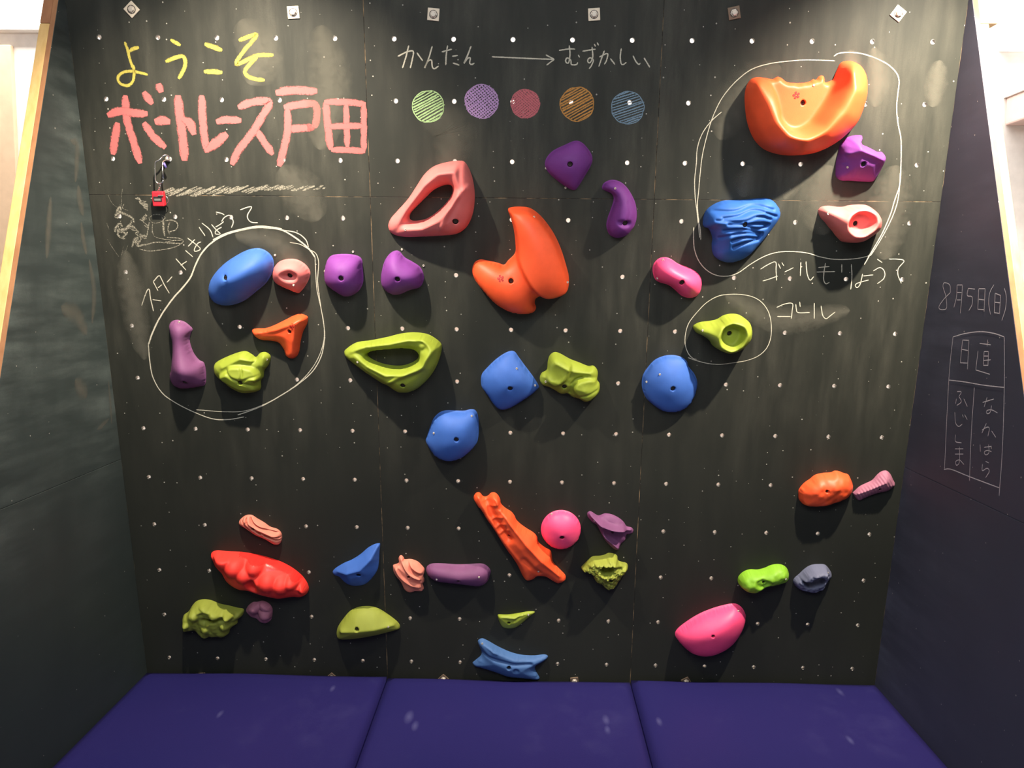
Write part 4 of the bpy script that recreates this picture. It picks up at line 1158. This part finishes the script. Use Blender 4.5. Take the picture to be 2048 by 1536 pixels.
def ribbons(strokes, fr, on, off, ppm=0.00163, col_soft=False):
    """flat chalk strokes on a plane: list of (points, width in survey units)"""
    V, Fc, UV = [], [], []
    for pts, wz in strokes:
        q = np.array([on(*px(fr, p)) for p in pts])
        L = smooth_line(q, 0.004)
        n = len(L)
        t = np.gradient(L, axis=0)
        t /= np.maximum(np.linalg.norm(t, axis=1), 1e-9)[:, None]
        nrm = np.stack([-t[:, 1], t[:, 0]], 1)
        hw = 0.5 * wz / FR[fr][2] * ppm * (0.9 if wz < 24 else 1.0)
        s = np.concatenate([[0], np.cumsum(np.linalg.norm(np.diff(L, axis=0), axis=1))])
        ends = np.minimum(s, s[-1] - s)
        taper = 0.55 + 0.45 * np.clip(ends / max(hw * 1.2, 1e-4), 0, 1)
        wob = 1 + 0.035 * np.sin(s * 130 + n) + 0.02 * np.sin(s * 390)
        if col_soft:
            taper = np.sqrt(np.clip(1 - (2 * s / s[-1] - 1) ** 2, 0.0004, 1))
        layer[0] += 1
        z = off + 0.00003 * (layer[0] % 24)
        b = len(V)
        for i in range(n):
            for k in (-1, 1):
                p = L[i] + nrm[i] * hw * taper[i] * wob[i] * k
                V.append((p[0], p[1], z))
                UV.append((s[i], k))
        for i in range(n - 1):
            Fc.append((b + 2 * i, b + 2 * i + 2, b + 2 * i + 3, b + 2 * i + 1))
    return V, Fc, UV


def chalk_part(name, label, col, fr, strokes, parent=None, on=on_board, off=0.0004, to_world=None):
    V, Fc, UV = ribbons(strokes, fr, on, off, col_soft=col == 'dust')
    if to_world:
        V = [to_world(v) for v in V]
    o = link_mesh(name, V, Fc, CH[col], parent or board)
    uvl = o.data.uv_layers.new(name='stroke')
    for lp in o.data.loops:
        uvl.data[lp.index].uv = UV[lp.vertex_index]
    o['label'] = label
    return o


def S(w, *lines):
    return [(l, w) for l in lines]


chalk_part('chalk_lettering', 'yellow chalk greeting in hiragana at the upper left', 'yellow', 'L',
           S(27, [(180, 160), (200, 210), (220, 290), (245, 360)], [(245, 330), (250, 390), (240, 450), (200, 480), (150, 465), (130, 430), (150, 395), (200, 375), (270, 380), (350, 400)])
           + S(36, [(215, 230), (245, 210), (285, 200)], [(515, 145), (590, 185)], [(480, 305), (540, 280), (605, 265), (625, 310), (610, 370), (575, 430)])
           + S(44, [(765, 175), (820, 195), (895, 220)], [(760, 378), (820, 378), (895, 382)])
           + S(36, [(1015, 150), (1080, 125), (1145, 105), (1110, 160), (1050, 230), (995, 320), (1060, 300), (1150, 260), (1270, 255)], [(1150, 270), (1090, 330), (1060, 385), (1110, 425), (1205, 440)]))
chalk_part('chalk_lettering', 'thick pink chalk lettering under the yellow greeting', 'pink', 'L',
           S(66, [(185, 550), (190, 650), (200, 740), (240, 870), (295, 1050)], [(55, 700), (150, 665), (250, 680), (350, 685)], [(130, 750), (110, 870), (95, 985)], [(320, 750), (390, 850), (480, 935)], [(320, 525), (350, 570), (385, 615)],
             [(745, 550), (750, 700), (765, 850), (785, 970)], [(1285, 535), (1400, 515), (1590, 520)])
           + S(76, [(425, 465), (450, 530)], [(400, 745), (460, 735), (515, 745)], [(570, 550), (585, 700), (605, 850), (620, 1030)], [(600, 720), (660, 760), (690, 840)], [(785, 950), (860, 890), (930, 830)])
           + S(62, [(850, 745), (930, 730), (1035, 735)], [(1010, 640), (1120, 600), (1240, 600), (1190, 700), (1110, 830), (1010, 960), (965, 1060)], [(1140, 800), (1200, 890), (1265, 985)],
               [(1345, 640), (1480, 615), (1575, 620), (1588, 700), (1570, 790)], [(1370, 800), (1480, 790), (1570, 785)], [(1370, 650), (1375, 780), (1360, 880), (1330, 1000), (1310, 1070)], [(1650, 600), (1660, 700), (1675, 850), (1690, 950)])
           + S(52, [(1640, 600), (1800, 600), (1945, 615)], [(1930, 620), (1930, 780), (1930, 960)], [(1690, 950), (1800, 950), (1940, 960)], [(1800, 620), (1805, 780), (1810, 930)], [(1680, 780), (1800, 775), (1920, 775)]))
chalk_part('chalk_lettering', 'thin white chalk word left of the chalk arrow', 'white', 'N',
           S(13, [(190, 385), (250, 355), (295, 350), (290, 400), (275, 465)], [(265, 310), (245, 390), (222, 465)], [(320, 360), (360, 415)],
             [(425, 315), (400, 400), (372, 465), (395, 420), (420, 410), (425, 455), (440, 470), (468, 450)],
             [(490, 355), (560, 335)], [(530, 310), (520, 380), (518, 445)], [(560, 385), (600, 378)], [(565, 430), (590, 438), (610, 445)],
             [(690, 315), (665, 380), (640, 435), (665, 400), (685, 395), (680, 430), (695, 440), (712, 430)]))
chalk_part('chalk_arrow', 'white chalk arrow pointing right', 'white', 'N', S(12, [(832, 388), (1000, 395), (1150, 402), (1255, 405)], [(1200, 375), (1258, 405)], [(1258, 405), (1205, 445)]))
chalk_part('chalk_lettering', 'thin white chalk word right of the chalk arrow', 'white', 'N',
           S(12, [(1290, 345), (1350, 335), (1400, 335)], [(1360, 310), (1365, 370), (1355, 430), (1335, 420), (1345, 395), (1370, 410), (1375, 440), (1410, 440), (1418, 425)], [(1420, 375), (1432, 392)],
             [(1450, 350), (1540, 335)], [(1515, 320), (1520, 390), (1500, 430), (1485, 415), (1500, 395), (1525, 410), (1510, 450), (1495, 470)], [(1530, 300), (1540, 318)], [(1550, 290), (1560, 310)],
             [(1565, 390), (1620, 365), (1615, 410), (1600, 440)], [(1600, 345), (1580, 400), (1562, 455)], [(1640, 400), (1672, 440)],
             [(1715, 330), (1708, 390), (1715, 435), (1730, 440), (1750, 425)], [(1795, 380), (1815, 420), (1835, 440), (1845, 430)], [(1870, 395), (1910, 460)]))


def hatch(cx, cy, r, slope, gap, w, seed, cross=None):
    rnd = random.Random(seed)
    out = []
    for sl in ([slope] if cross is None else [slope, cross]):
        a = math.atan(sl)
        dx, dy = math.cos(a), math.sin(a)
        k = -r + gap * 0.6
        while k < r:
            h = math.sqrt(max(0, r * r - k * k)) * rnd.uniform(0.94, 1.05)
            ox, oy = cx - dy * k, cy + dx * k
            j = rnd.uniform(-3, 3)
            out.append(([(ox - dx * h, oy - dy * h + j), (ox, oy + rnd.uniform(-2, 2)), (ox + dx * h, oy + dy * h - j)], w * rnd.uniform(0.8, 1.15)))
            k += gap * rnd.uniform(0.85, 1.12)
    ring = [(cx + r * rnd.uniform(0.95, 1.02) * math.cos(t), cy + r * rnd.uniform(0.97, 1.03) * math.sin(t)) for t in np.linspace(0, 2 * math.pi * 1.04, 22)]
    out.append((ring, w * 0.7))
    return out


for col, args, nm in (('green', (398, 727, 108, -0.55, 19, 16, 1), 'green'), ('violet', (763, 692, 115, -0.75, 17, 13, 2, 1.1), 'purple'), ('rose', (1060, 708, 98, -0.8, 15, 16, 3, 0.9), 'red'),
                      ('amber', (1415, 710, 116, -0.55, 18, 16, 4), 'orange'), ('sky', (1760, 735, 112, -0.35, 17, 13, 5), 'blue')):
    chalk_part('chalk_dot', nm + ' chalk hatched disc in the row under the arrow', col, 'N', hatch(*args))
chalk_part('chalk_lettering', 'white chalk words slanting along the left chalk loop', 'white', 'M',
           S(10, [(305, 1175), (340, 1075), (360, 1055), (370, 1120), (392, 1215)], [(385, 1130), (448, 1140)], [(390, 1000), (425, 960), (440, 960), (470, 1020), (508, 1085)], [(390, 1000), (425, 1065)], [(425, 1045), (455, 1020)], [(490, 1005), (528, 962)],
             [(555, 830), (630, 915)], [(590, 880), (635, 850)], [(625, 770), (680, 818)], [(640, 680), (700, 725), (735, 760), (700, 778), (690, 765), (715, 720), (740, 708)], [(645, 742), (695, 690)],
             [(725, 600), (770, 665)], [(745, 570), (805, 620), (828, 675)], [(815, 580), (850, 620), (880, 650), (845, 650), (850, 625), (890, 600)], [(845, 600), (880, 580), (905, 560)],
             [(848, 490), (890, 500), (910, 512)], [(890, 560), (910, 530), (950, 515), (975, 560), (962, 605)], [(1025, 475), (1080, 455), (1110, 455), (1080, 510), (1085, 545), (1110, 565), (1155, 568)]))
chalk_part('chalk_ring', 'large white chalk loop round the five start holds at the left', 'white', 'A',
           S(17, [(65, 880), (100, 780), (160, 660), (250, 530), (330, 440), (390, 360), (430, 260), (480, 170), (560, 90), (660, 35), (780, 0), (900, -20), (1000, -15), (1090, 0), (1180, 50), (1260, 110), (1310, 160), (1345, 210)])
           + S(8, [(1345, 210), (1350, 330), (1360, 460), (1390, 600), (1412, 720), (1412, 850), (1370, 980), (1300, 1090), (1200, 1190), (1080, 1270), (950, 1340), (800, 1390), (640, 1395), (500, 1385), (430, 1380)],
               [(1150, 95), (1230, 110), (1300, 150), (1350, 180), (1372, 250), (1365, 400), (1385, 560), (1415, 750), (1420, 820)])
           + S(11, [(65, 880), (75, 1000), (100, 1130), (170, 1250), (280, 1330), (420, 1400), (560, 1450), (680, 1455), (800, 1435)], [(1420, 820), (1395, 960), (1330, 1080), (1220, 1180), (1100, 1260), (960, 1340), (840, 1390), (750, 1420)],
               [(1090, 0), (1200, 20), (1270, 70), (1295, 130)], [(780, -8), (900, -30), (1000, -25), (1090, -10)], [(560, 75), (660, 25), (780, -8)]))
chalk_part('chalk_ring', 'large white chalk loop round the five goal holds at the upper right', 'white', 'I',
           S(10, [(1380, 185), (1250, 180), (1100, 178), (950, 190), (800, 210), (650, 255), (540, 330), (440, 430), (360, 540), (290, 690), (240, 850), (200, 1020), (180, 1180), (165, 1350), (155, 1450), (160, 1560), (180, 1690), (185, 1780)],
             [(370, 640), (280, 720), (200, 830), (155, 960), (145, 1100), (130, 1250), (135, 1400), (150, 1520), (165, 1660), (175, 1760)])
           + S(13, [(1370, 145), (1410, 120), (1500, 110), (1620, 122), (1750, 165), (1860, 225), (1930, 300), (1950, 370), (1940, 470), (1928, 600), (1940, 740), (1965, 870), (1968, 1000), (1965, 1150), (1955, 1290), (1910, 1430), (1870, 1560), (1800, 1720), (1720, 1860), (1640, 2000)])
           + S(11, [(1960, 1180), (1950, 1350), (1925, 1480), (1870, 1620), (1790, 1770), (1700, 1915)],
               [(1700, 1916), (1600, 1941), (1480, 1953), (1360, 1951), (1250, 1931), (1130, 1896), (990, 1883), (860, 1891), (740, 1931), (620, 2001), (520, 2071), (430, 2101), (330, 2096), (240, 2051), (170, 1971), (130, 1871), (120, 1771), (122, 1666)]))
chalk_part('chalk_lettering', 'white chalk words under the upper right chalk loop', 'white', 'J',
           S(11, [(715, 750), (780, 710), (850, 685), (855, 760), (860, 850)], [(735, 855), (800, 835), (870, 810)], [(875, 700), (895, 745)], [(905, 690), (925, 720)], [(930, 775), (1010, 735)],
             [(1075, 685), (1070, 810)], [(1122, 680), (1130, 780), (1150, 840), (1165, 845), (1190, 815)], [(1295, 695), (1280, 790), (1280, 850), (1300, 880), (1330, 865)], [(1230, 735), (1330, 725)], [(1215, 775), (1380, 770)],
             [(1440, 705), (1440, 780)], [(1525, 705), (1530, 820), (1520, 930)], [(1625, 790), (1615, 840), (1600, 890), (1575, 915), (1560, 890), (1590, 870), (1680, 845)], [(1630, 810), (1720, 800)],
             [(1755, 660), (1800, 690)], [(1720, 765), (1780, 735), (1820, 770), (1815, 830), (1755, 880)], [(1860, 660), (1930, 660), (1995, 675), (1945, 740), (1940, 800), (1970, 875)]))
chalk_part('chalk_lettering', 'short white chalk word right of the small chalk circle', 'white', 'J',
           S(11, [(860, 1090), (930, 1060), (1000, 1055), (998, 1120), (990, 1190)], [(865, 1170), (985, 1170)], [(1030, 1060), (1035, 1100), (1050, 1135), (1155, 1135)], [(1065, 1040), (1070, 1085)], [(1195, 1050), (1195, 1190)], [(1255, 1075), (1270, 1160), (1300, 1190), (1330, 1170), (1380, 1130)]))
chalk_part('chalk_ring', 'small white chalk circle round the lime teardrop knob', 'white', 'D',
           S(9, [(580, 960), (650, 985), (750, 1010), (850, 1018), (960, 1005), (1080, 985), (1180, 945), (1250, 880), (1285, 790), (1290, 680), (1270, 580), (1220, 500), (1150, 450), (1060, 425), (950, 420), (840, 435), (740, 490), (660, 570), (590, 660), (560, 750), (555, 840), (580, 920), (620, 965), (655, 975)]))
zz = []
rz = random.Random(3)
for i in range(58):
    x = 470 + i * 20.5
    a_ = 60 - abs(i - 14) * 0.9 + rz.uniform(-14, 14)
    y = 345 - i * 0.65 + rz.uniform(-12, 12)
    zz.append(([(x - a_ * 0.9, y + a_ * 0.42), (x + rz.uniform(-5, 5), y), (x + a_ * 0.9, y - a_ * 0.42)], rz.uniform(12, 30)))
chalk_part('chalk_scribble', 'faint chalk zigzag scribble beside the red box', 'faint', 'M', zz)
chalk_part('chalk_drawing', 'rubbed chalk drawing of a cup on a saucer under the red box', 'faint', 'W',
           S(30, [(760, 1150), (775, 1040), (800, 920)], [(700, 1300), (900, 1250), (1100, 1260), (1330, 1270)], [(1060, 900), (1150, 890), (1230, 920), (1260, 980), (1220, 1050), (1130, 1080), (1120, 1110), (1100, 1020), (1130, 920)])
           + S(52, [(1050, 1150), (1030, 1050), (1020, 900), (1000, 830)], [(520, 1330), (560, 1200), (620, 1180), (560, 1270), (650, 1220), (600, 1310), (740, 1280)])
           + S(18, [(870, 1140), (845, 1050), (850, 950)], [(790, 850), (820, 910), (900, 940), (1000, 910), (1060, 850)], [(800, 850), (880, 800), (1000, 810), (1060, 850)], [(870, 1150), (980, 1190), (1150, 1210)])
           + S(24, [(1080, 1170), (1250, 1180), (1340, 1210), (1330, 1260), (1200, 1330), (1000, 1370), (800, 1390), (640, 1360)], [(1050, 1250), (1200, 1220), (1330, 1215)]))
scr = []
rz = random.Random(11)
for k in range(16):
    x, y = rz.uniform(330, 720), rz.uniform(560, 1150)
    pts = [(x, y)]
    for _ in range(rz.randint(3, 6)):
        x = min(760, max(250, x + rz.uniform(-110, 110)))
        y += rz.uniform(-70, 90)
        pts.append((x, y))
    scr.append((pts, rz.choice((14, 26, 60))))
chalk_part('chalk_scribble', 'smeared chalk scribble left of the red box', 'faint', 'W',
           scr + S(9, [(130, 480), (180, 590), (240, 660), (310, 690), (350, 640), (350, 500), (365, 380)], [(120, 1200), (200, 1330), (310, 1490)], [(380, 1320), (350, 1460)], [(450, 1300), (400, 1440)]) + S(16, [(110, 940), (150, 1040)]))
FR['Y'] = (0, 240, 2.478)
wall_left = bpy.data.objects['wall_left']
chalk_part('chalk_smear', 'pale wiped chalk smears on the left side panel', 'dust', 'Y',
           S(60, [(345, 100), (378, 120), (380, 200), (372, 310)], [(440, 690), (465, 850), (455, 1010)], [(250, 380), (240, 520), (230, 690)]) + S(75, [(385, 325), (395, 400), (412, 475)]) + S(52, [(400, 505), (410, 580), (428, 670)])
           + S(110, [(370, 1290), (400, 1330), (430, 1370)], [(300, 930), (380, 970), (430, 1060)]) + S(34, [(535, 1290), (545, 1400), (552, 1510)], [(540, 1480), (480, 1536)]),
           wall_left, lambda x, y: on_side(x, y, -HALF), 0.0006, lambda v: (-HALF + v[2], v[0], v[1]))
chalk_part('chalk_smear', 'pale wiped chalk smears across the board', 'dust', '0',
           S(46, [(1698, 100), (1706, 140), (1704, 195)], [(1746, 95), (1756, 150), (1750, 215)], [(1878, 120), (1872, 160), (1866, 215)], [(1500, 330), (1490, 360), (1488, 395)], [(1590, 250), (1600, 330), (1570, 400)])
           + S(90, [(640, 50), (660, 160), (640, 300)], [(840, 210), (905, 260), (890, 340)], [(560, 335), (600, 380), (640, 440)], [(1660, 330), (1640, 390), (1650, 470)], [(1790, 330), (1780, 420), (1770, 520)], [(480, 40), (520, 110), (500, 170)], [(1560, 130), (1480, 190), (1440, 280)])
           + S(60, [(470, 470), (560, 490), (620, 580)], [(1450, 590), (1560, 640), (1700, 620)], [(250, 500), (270, 620), (290, 720)]))
side_pts = S(7, [(205, 150), (200, 100), (165, 85), (155, 110), (170, 160), (180, 220), (175, 260), (135, 262), (130, 240), (165, 190), (205, 150)],
             [(250, 100), (245, 180), (228, 250)], [(250, 100), (285, 100)], [(285, 100), (280, 200), (270, 290)], [(250, 150), (280, 150)], [(248, 200), (275, 200)],
             [(325, 120), (318, 170), (350, 180), (350, 230), (328, 272)], [(325, 122), (370, 128)], [(395, 125), (388, 265)], [(395, 125), (438, 125)], [(438, 125), (430, 280)], [(395, 195), (432, 200)], [(388, 262), (428, 265)],
             [(495, 98), (468, 150), (460, 220), (472, 298)], [(503, 155), (497, 285)], [(503, 155), (540, 170)], [(540, 170), (532, 295)], [(500, 215), (538, 220)], [(497, 285), (530, 290)], [(565, 120), (578, 180), (572, 260), (548, 338)])
table_pts = S(8, [(222, 447), (300, 425), (400, 412), (490, 422), (565, 447)], [(222, 447), (200, 650), (185, 900), (165, 1330)], [(565, 447), (565, 780), (552, 1200), (530, 1510)], [(192, 735), (300, 748), (430, 770), (567, 785)], [(365, 785), (345, 1080), (332, 1410)], [(162, 1332), (210, 1332), (330, 1380), (530, 1455)])
names_pts = S(7, [(455, 465), (450, 510)], [(400, 490), (475, 500)], [(430, 545), (425, 635)], [(425, 637), (458, 637)], [(460, 545), (456, 640)], [(430, 545), (460, 545)], [(428, 575), (458, 575)], [(425, 605), (475, 600)], [(390, 540), (375, 668)], [(375, 668), (470, 697)],
              [(285, 468), (270, 620)], [(285, 468), (328, 470)], [(328, 470), (318, 665)], [(280, 530), (322, 538)], [(270, 620), (318, 622)],
              [(420, 885), (495, 862)], [(450, 850), (430, 915)], [(480, 905), (470, 950), (450, 960), (448, 940), (480, 935), (520, 955)], [(415, 1070), (450, 1050), (465, 1060), (455, 1110)], [(445, 1025), (415, 1090)], [(480, 1075), (508, 1118)],
              [(403, 1165), (405, 1215)], [(430, 1185), (480, 1178)], [(460, 1165), (462, 1220), (440, 1235), (432, 1215), (455, 1205), (480, 1215)], [(440, 1278), (462, 1290)], [(420, 1295), (418, 1340), (450, 1325), (465, 1345), (440, 1388)],
              [(250, 812), (278, 815), (262, 845)], [(262, 845), (278, 880), (248, 905)], [(245, 860), (240, 895)], [(295, 860), (318, 912)], [(235, 950), (240, 1020), (260, 1045), (285, 1030)], [(285, 965), (292, 985)], [(300, 965), (318, 1000)],
              [(240, 1100), (240, 1145), (280, 1155)], [(235, 1195), (290, 1195)], [(235, 1230), (290, 1230)], [(265, 1180), (265, 1280), (245, 1305), (240, 1280), (265, 1270), (295, 1300)])
for nm, lb, st in (('chalk_lettering', 'small white chalk date on the right side panel', side_pts), ('chalk_frame', 'white chalk table frame on the right side panel', table_pts), ('chalk_lettering', 'small white chalk writing inside the chalk table', names_pts)):
    chalk_part(nm, lb, 'side', 'O', st, wall_right, lambda x, y: on_side(x, y, HALF), 0.0004, lambda v: (HALF - v[2], v[0], v[1]))

# ------------------------------------------------------------------ anchor washers with their bolts
WGROUP_T, WGROUP_B = 'square washers along the top of the board', 'square washers along the foot of the board'


def washer(x, y, turn, size, label, group, m, bm):
    q = on_board(x, y)
    s = size / 2
    V, Fc = box_vf(-s, s, -s, s, 0.0004, 0.0042)
    o = link_mesh('anchor_washer', V, Fc, m, None, False, BOARD @ Matrix.Translation((q[0], q[1], 0)) @ Matrix.Rotation(math.radians(turn), 4, 'Z'))
    md = o.modifiers.new('bevel', 'BEVEL')
    md.width, md.segments = 0.0012, 2
    tag(o, label, 'washer', group)
    prof = [(0.0115, 0.0042), (0.0115, 0.0052), (0.0090, 0.0054), (0.0088, 0.0110), (0.0072, 0.0122), (0.0001, 0.0124)]
    hb = link_mesh('bolt_head', *lathe_vf(prof, 6), bm, o)
    rg = link_mesh('ring', *lathe_vf([(0.0128, 0.0042), (0.0128, 0.0048), (0.0105, 0.0050)], 18), STEEL, o)
    rg['label'] = 'dark ring under the bolt head'


for x, y, t, lb in ((264, 19, 42, 'pale square washer turned as a diamond, above the yellow greeting'), (587, 25, 3, 'pale square washer set straight, left of the first vertical seam'),
                    (867, 29, -5, 'pale square washer nearly straight, above the thin word left of the arrow'), (1188, 29, 4, 'pale square washer nearly straight, above the thin word right of the arrow'),
                    (1468, 26, 12, 'dull square washer slightly turned, right of the second vertical seam'), (1796, 27, -35, 'pale square washer turned as a diamond, at the top right corner')):
    washer(x, y, t, 0.036, lb, WGROUP_T, BRASS if x != 1468 else RUST, ZINC_DULL)
for x, y, t, lb in ((405, 1352, 10, 'small brown washer at the mat edge, leftmost of the bottom row'), (664, 1354, 45, 'small brown diamond washer at the mat edge, left of the first seam'),
                    (887, 1357, 45, 'brown diamond washer at the mat edge, right of the first seam'), (1149, 1361, 8, 'brown square washer at the mat edge, right of the blue saddle hold'),
                    (1372, 1362, 30, 'dull washer half hidden behind the mat under the hot pink egg')):
    washer(x, y, t, 0.030, lb, WGROUP_B, RUST, ZINC_DULL)

# ------------------------------------------------------------------ spring hook and the red box that hangs from it


def at(x, y, w):
    q = on_board(*px('X', (x, y)), w)
    return Vector((q[0], q[1], w))


hk = at(640, 330, 0.012)
R0 = BOARD @ Matrix.Translation(hk)
hook = empty('spring_hook', R0)
tag(hook, 'steel spring hook hanging from a bolt below the pink chalk lettering', 'carabiner')
frame_px = [(560, 440, .012), (540, 350, .02), (600, 245, .02), (650, 280, .018), (600, 250, .022), (520, 290, .026), (450, 355, .03), (370, 400, .032), (355, 500, .032), (360, 700, .032), (365, 830, .032), (400, 890, .032), (470, 910, .032), (530, 870, .032), (550, 830, .032)]
path = [at(x, y, w) - hk for x, y, w in frame_px[5:]]
path = [Vector(p) for p in smooth_line([tuple(p) for p in path], 0.003)]
link_mesh('frame', *tube_vf(path, 0.0024, 10), CHROME, hook, True)
link_mesh('gate', *tube_vf([at(548, 815, .032) - hk, at(530, 490, .032) - hk], 0.0022, 10), CHROME, hook, True)
top = [at(520, 290, .026) - hk, at(560, 250, .024) - hk, at(620, 240, .02) - hk, at(680, 280, .014) - hk, at(660, 330, .010) - hk, at(600, 360, .014) - hk, at(545, 400, .024) - hk, at(530, 490, .032) - hk]
link_mesh('eye', *tube_vf([Vector(p) for p in smooth_line([tuple(p) for p in top], 0.003)], 0.0024, 10), CHROME, hook, True)
tp = link_mesh('tape', *tube_vf([at(560, 420, .024) - hk, at(620, 540, .024) - hk], 0.0036, 10), TAPE, hook, True)
tp['label'] = 'violet tape wound on the hook'
link_mesh('anchor_bolt', *lathe_vf([(0.008, -0.011), (0.008, -0.004), (0.005, -0.004), (0.0045, 0.004), (0.0001, 0.0045)], 12), ZINC_DULL, hook, True, loc=(0, 0, 0))

rb = at(445, 1270, 0.022)
Mx = BOARD @ Matrix.Translation(rb)
boxr = empty('hanging_counter', Mx)
tag(boxr, 'small red plastic box with a dark window hanging from the steel spring hook', 'counter')
s = 0.0372 / 2


def local_box(name, b, m, bevel=0.0015):
    o = link_mesh(name, *box_vf(*b), m, boxr)
    md = o.modifiers.new('bevel', 'BEVEL')
    md.width, md.segments = bevel, 2
    return o


local_box('body', (-s, s, -0.0235, 0.0235, -0.012, 0.008), RED_PLASTIC, 0.003)
local_box('window', (-s * 0.78, s * 0.70, -0.008, 0.008, 0.0082, 0.0092), BLACK, 0.0004)
local_box('dial', (-s * 0.6, s * 0.5, -0.0055, 0.001, 0.0093, 0.0098), plain('grey_dial', (0.16, 0.16, 0.15), 0.5), 0.0003)
local_box('lever', (0.002, s * 1.02, 0.0085, 0.0125, 0.0085, 0.012), CHROME, 0.0008)
o = link_mesh('finger_loop', *tube_vf([(s + 0.0005 + 0.010 * math.sin(t), -0.004 - 0.011 * math.cos(t) * 1.1, -0.002) for t in np.linspace(0.2, 2.9, 10)], 0.0012, 8), CHROME, boxr, True)
chain = []
p0, p1 = at(480, 905, .032) - rb, Vector((0.002, 0.0225, 0.004))
for k in range(4):
    c_ = p0.lerp(p1, (k + 0.5) / 4)
    a = (p1 - p0).normalized()
    b = Vector((1, 0, 0.3)).normalized() if k % 2 else Vector((0, 0.2, 1)).normalized()
    b = (b - a * b.dot(a)).normalized()
    half = (p1 - p0).length / 8 + 0.0016
    chain.append(tube_vf([c_ + a * half * math.cos(t) + b * 0.0028 * math.sin(t) for t in np.linspace(0, 2 * math.pi, 12, endpoint=False)], 0.0008, 6, True))
link_mesh('chain', *join(chain), CHROME, boxr, True)
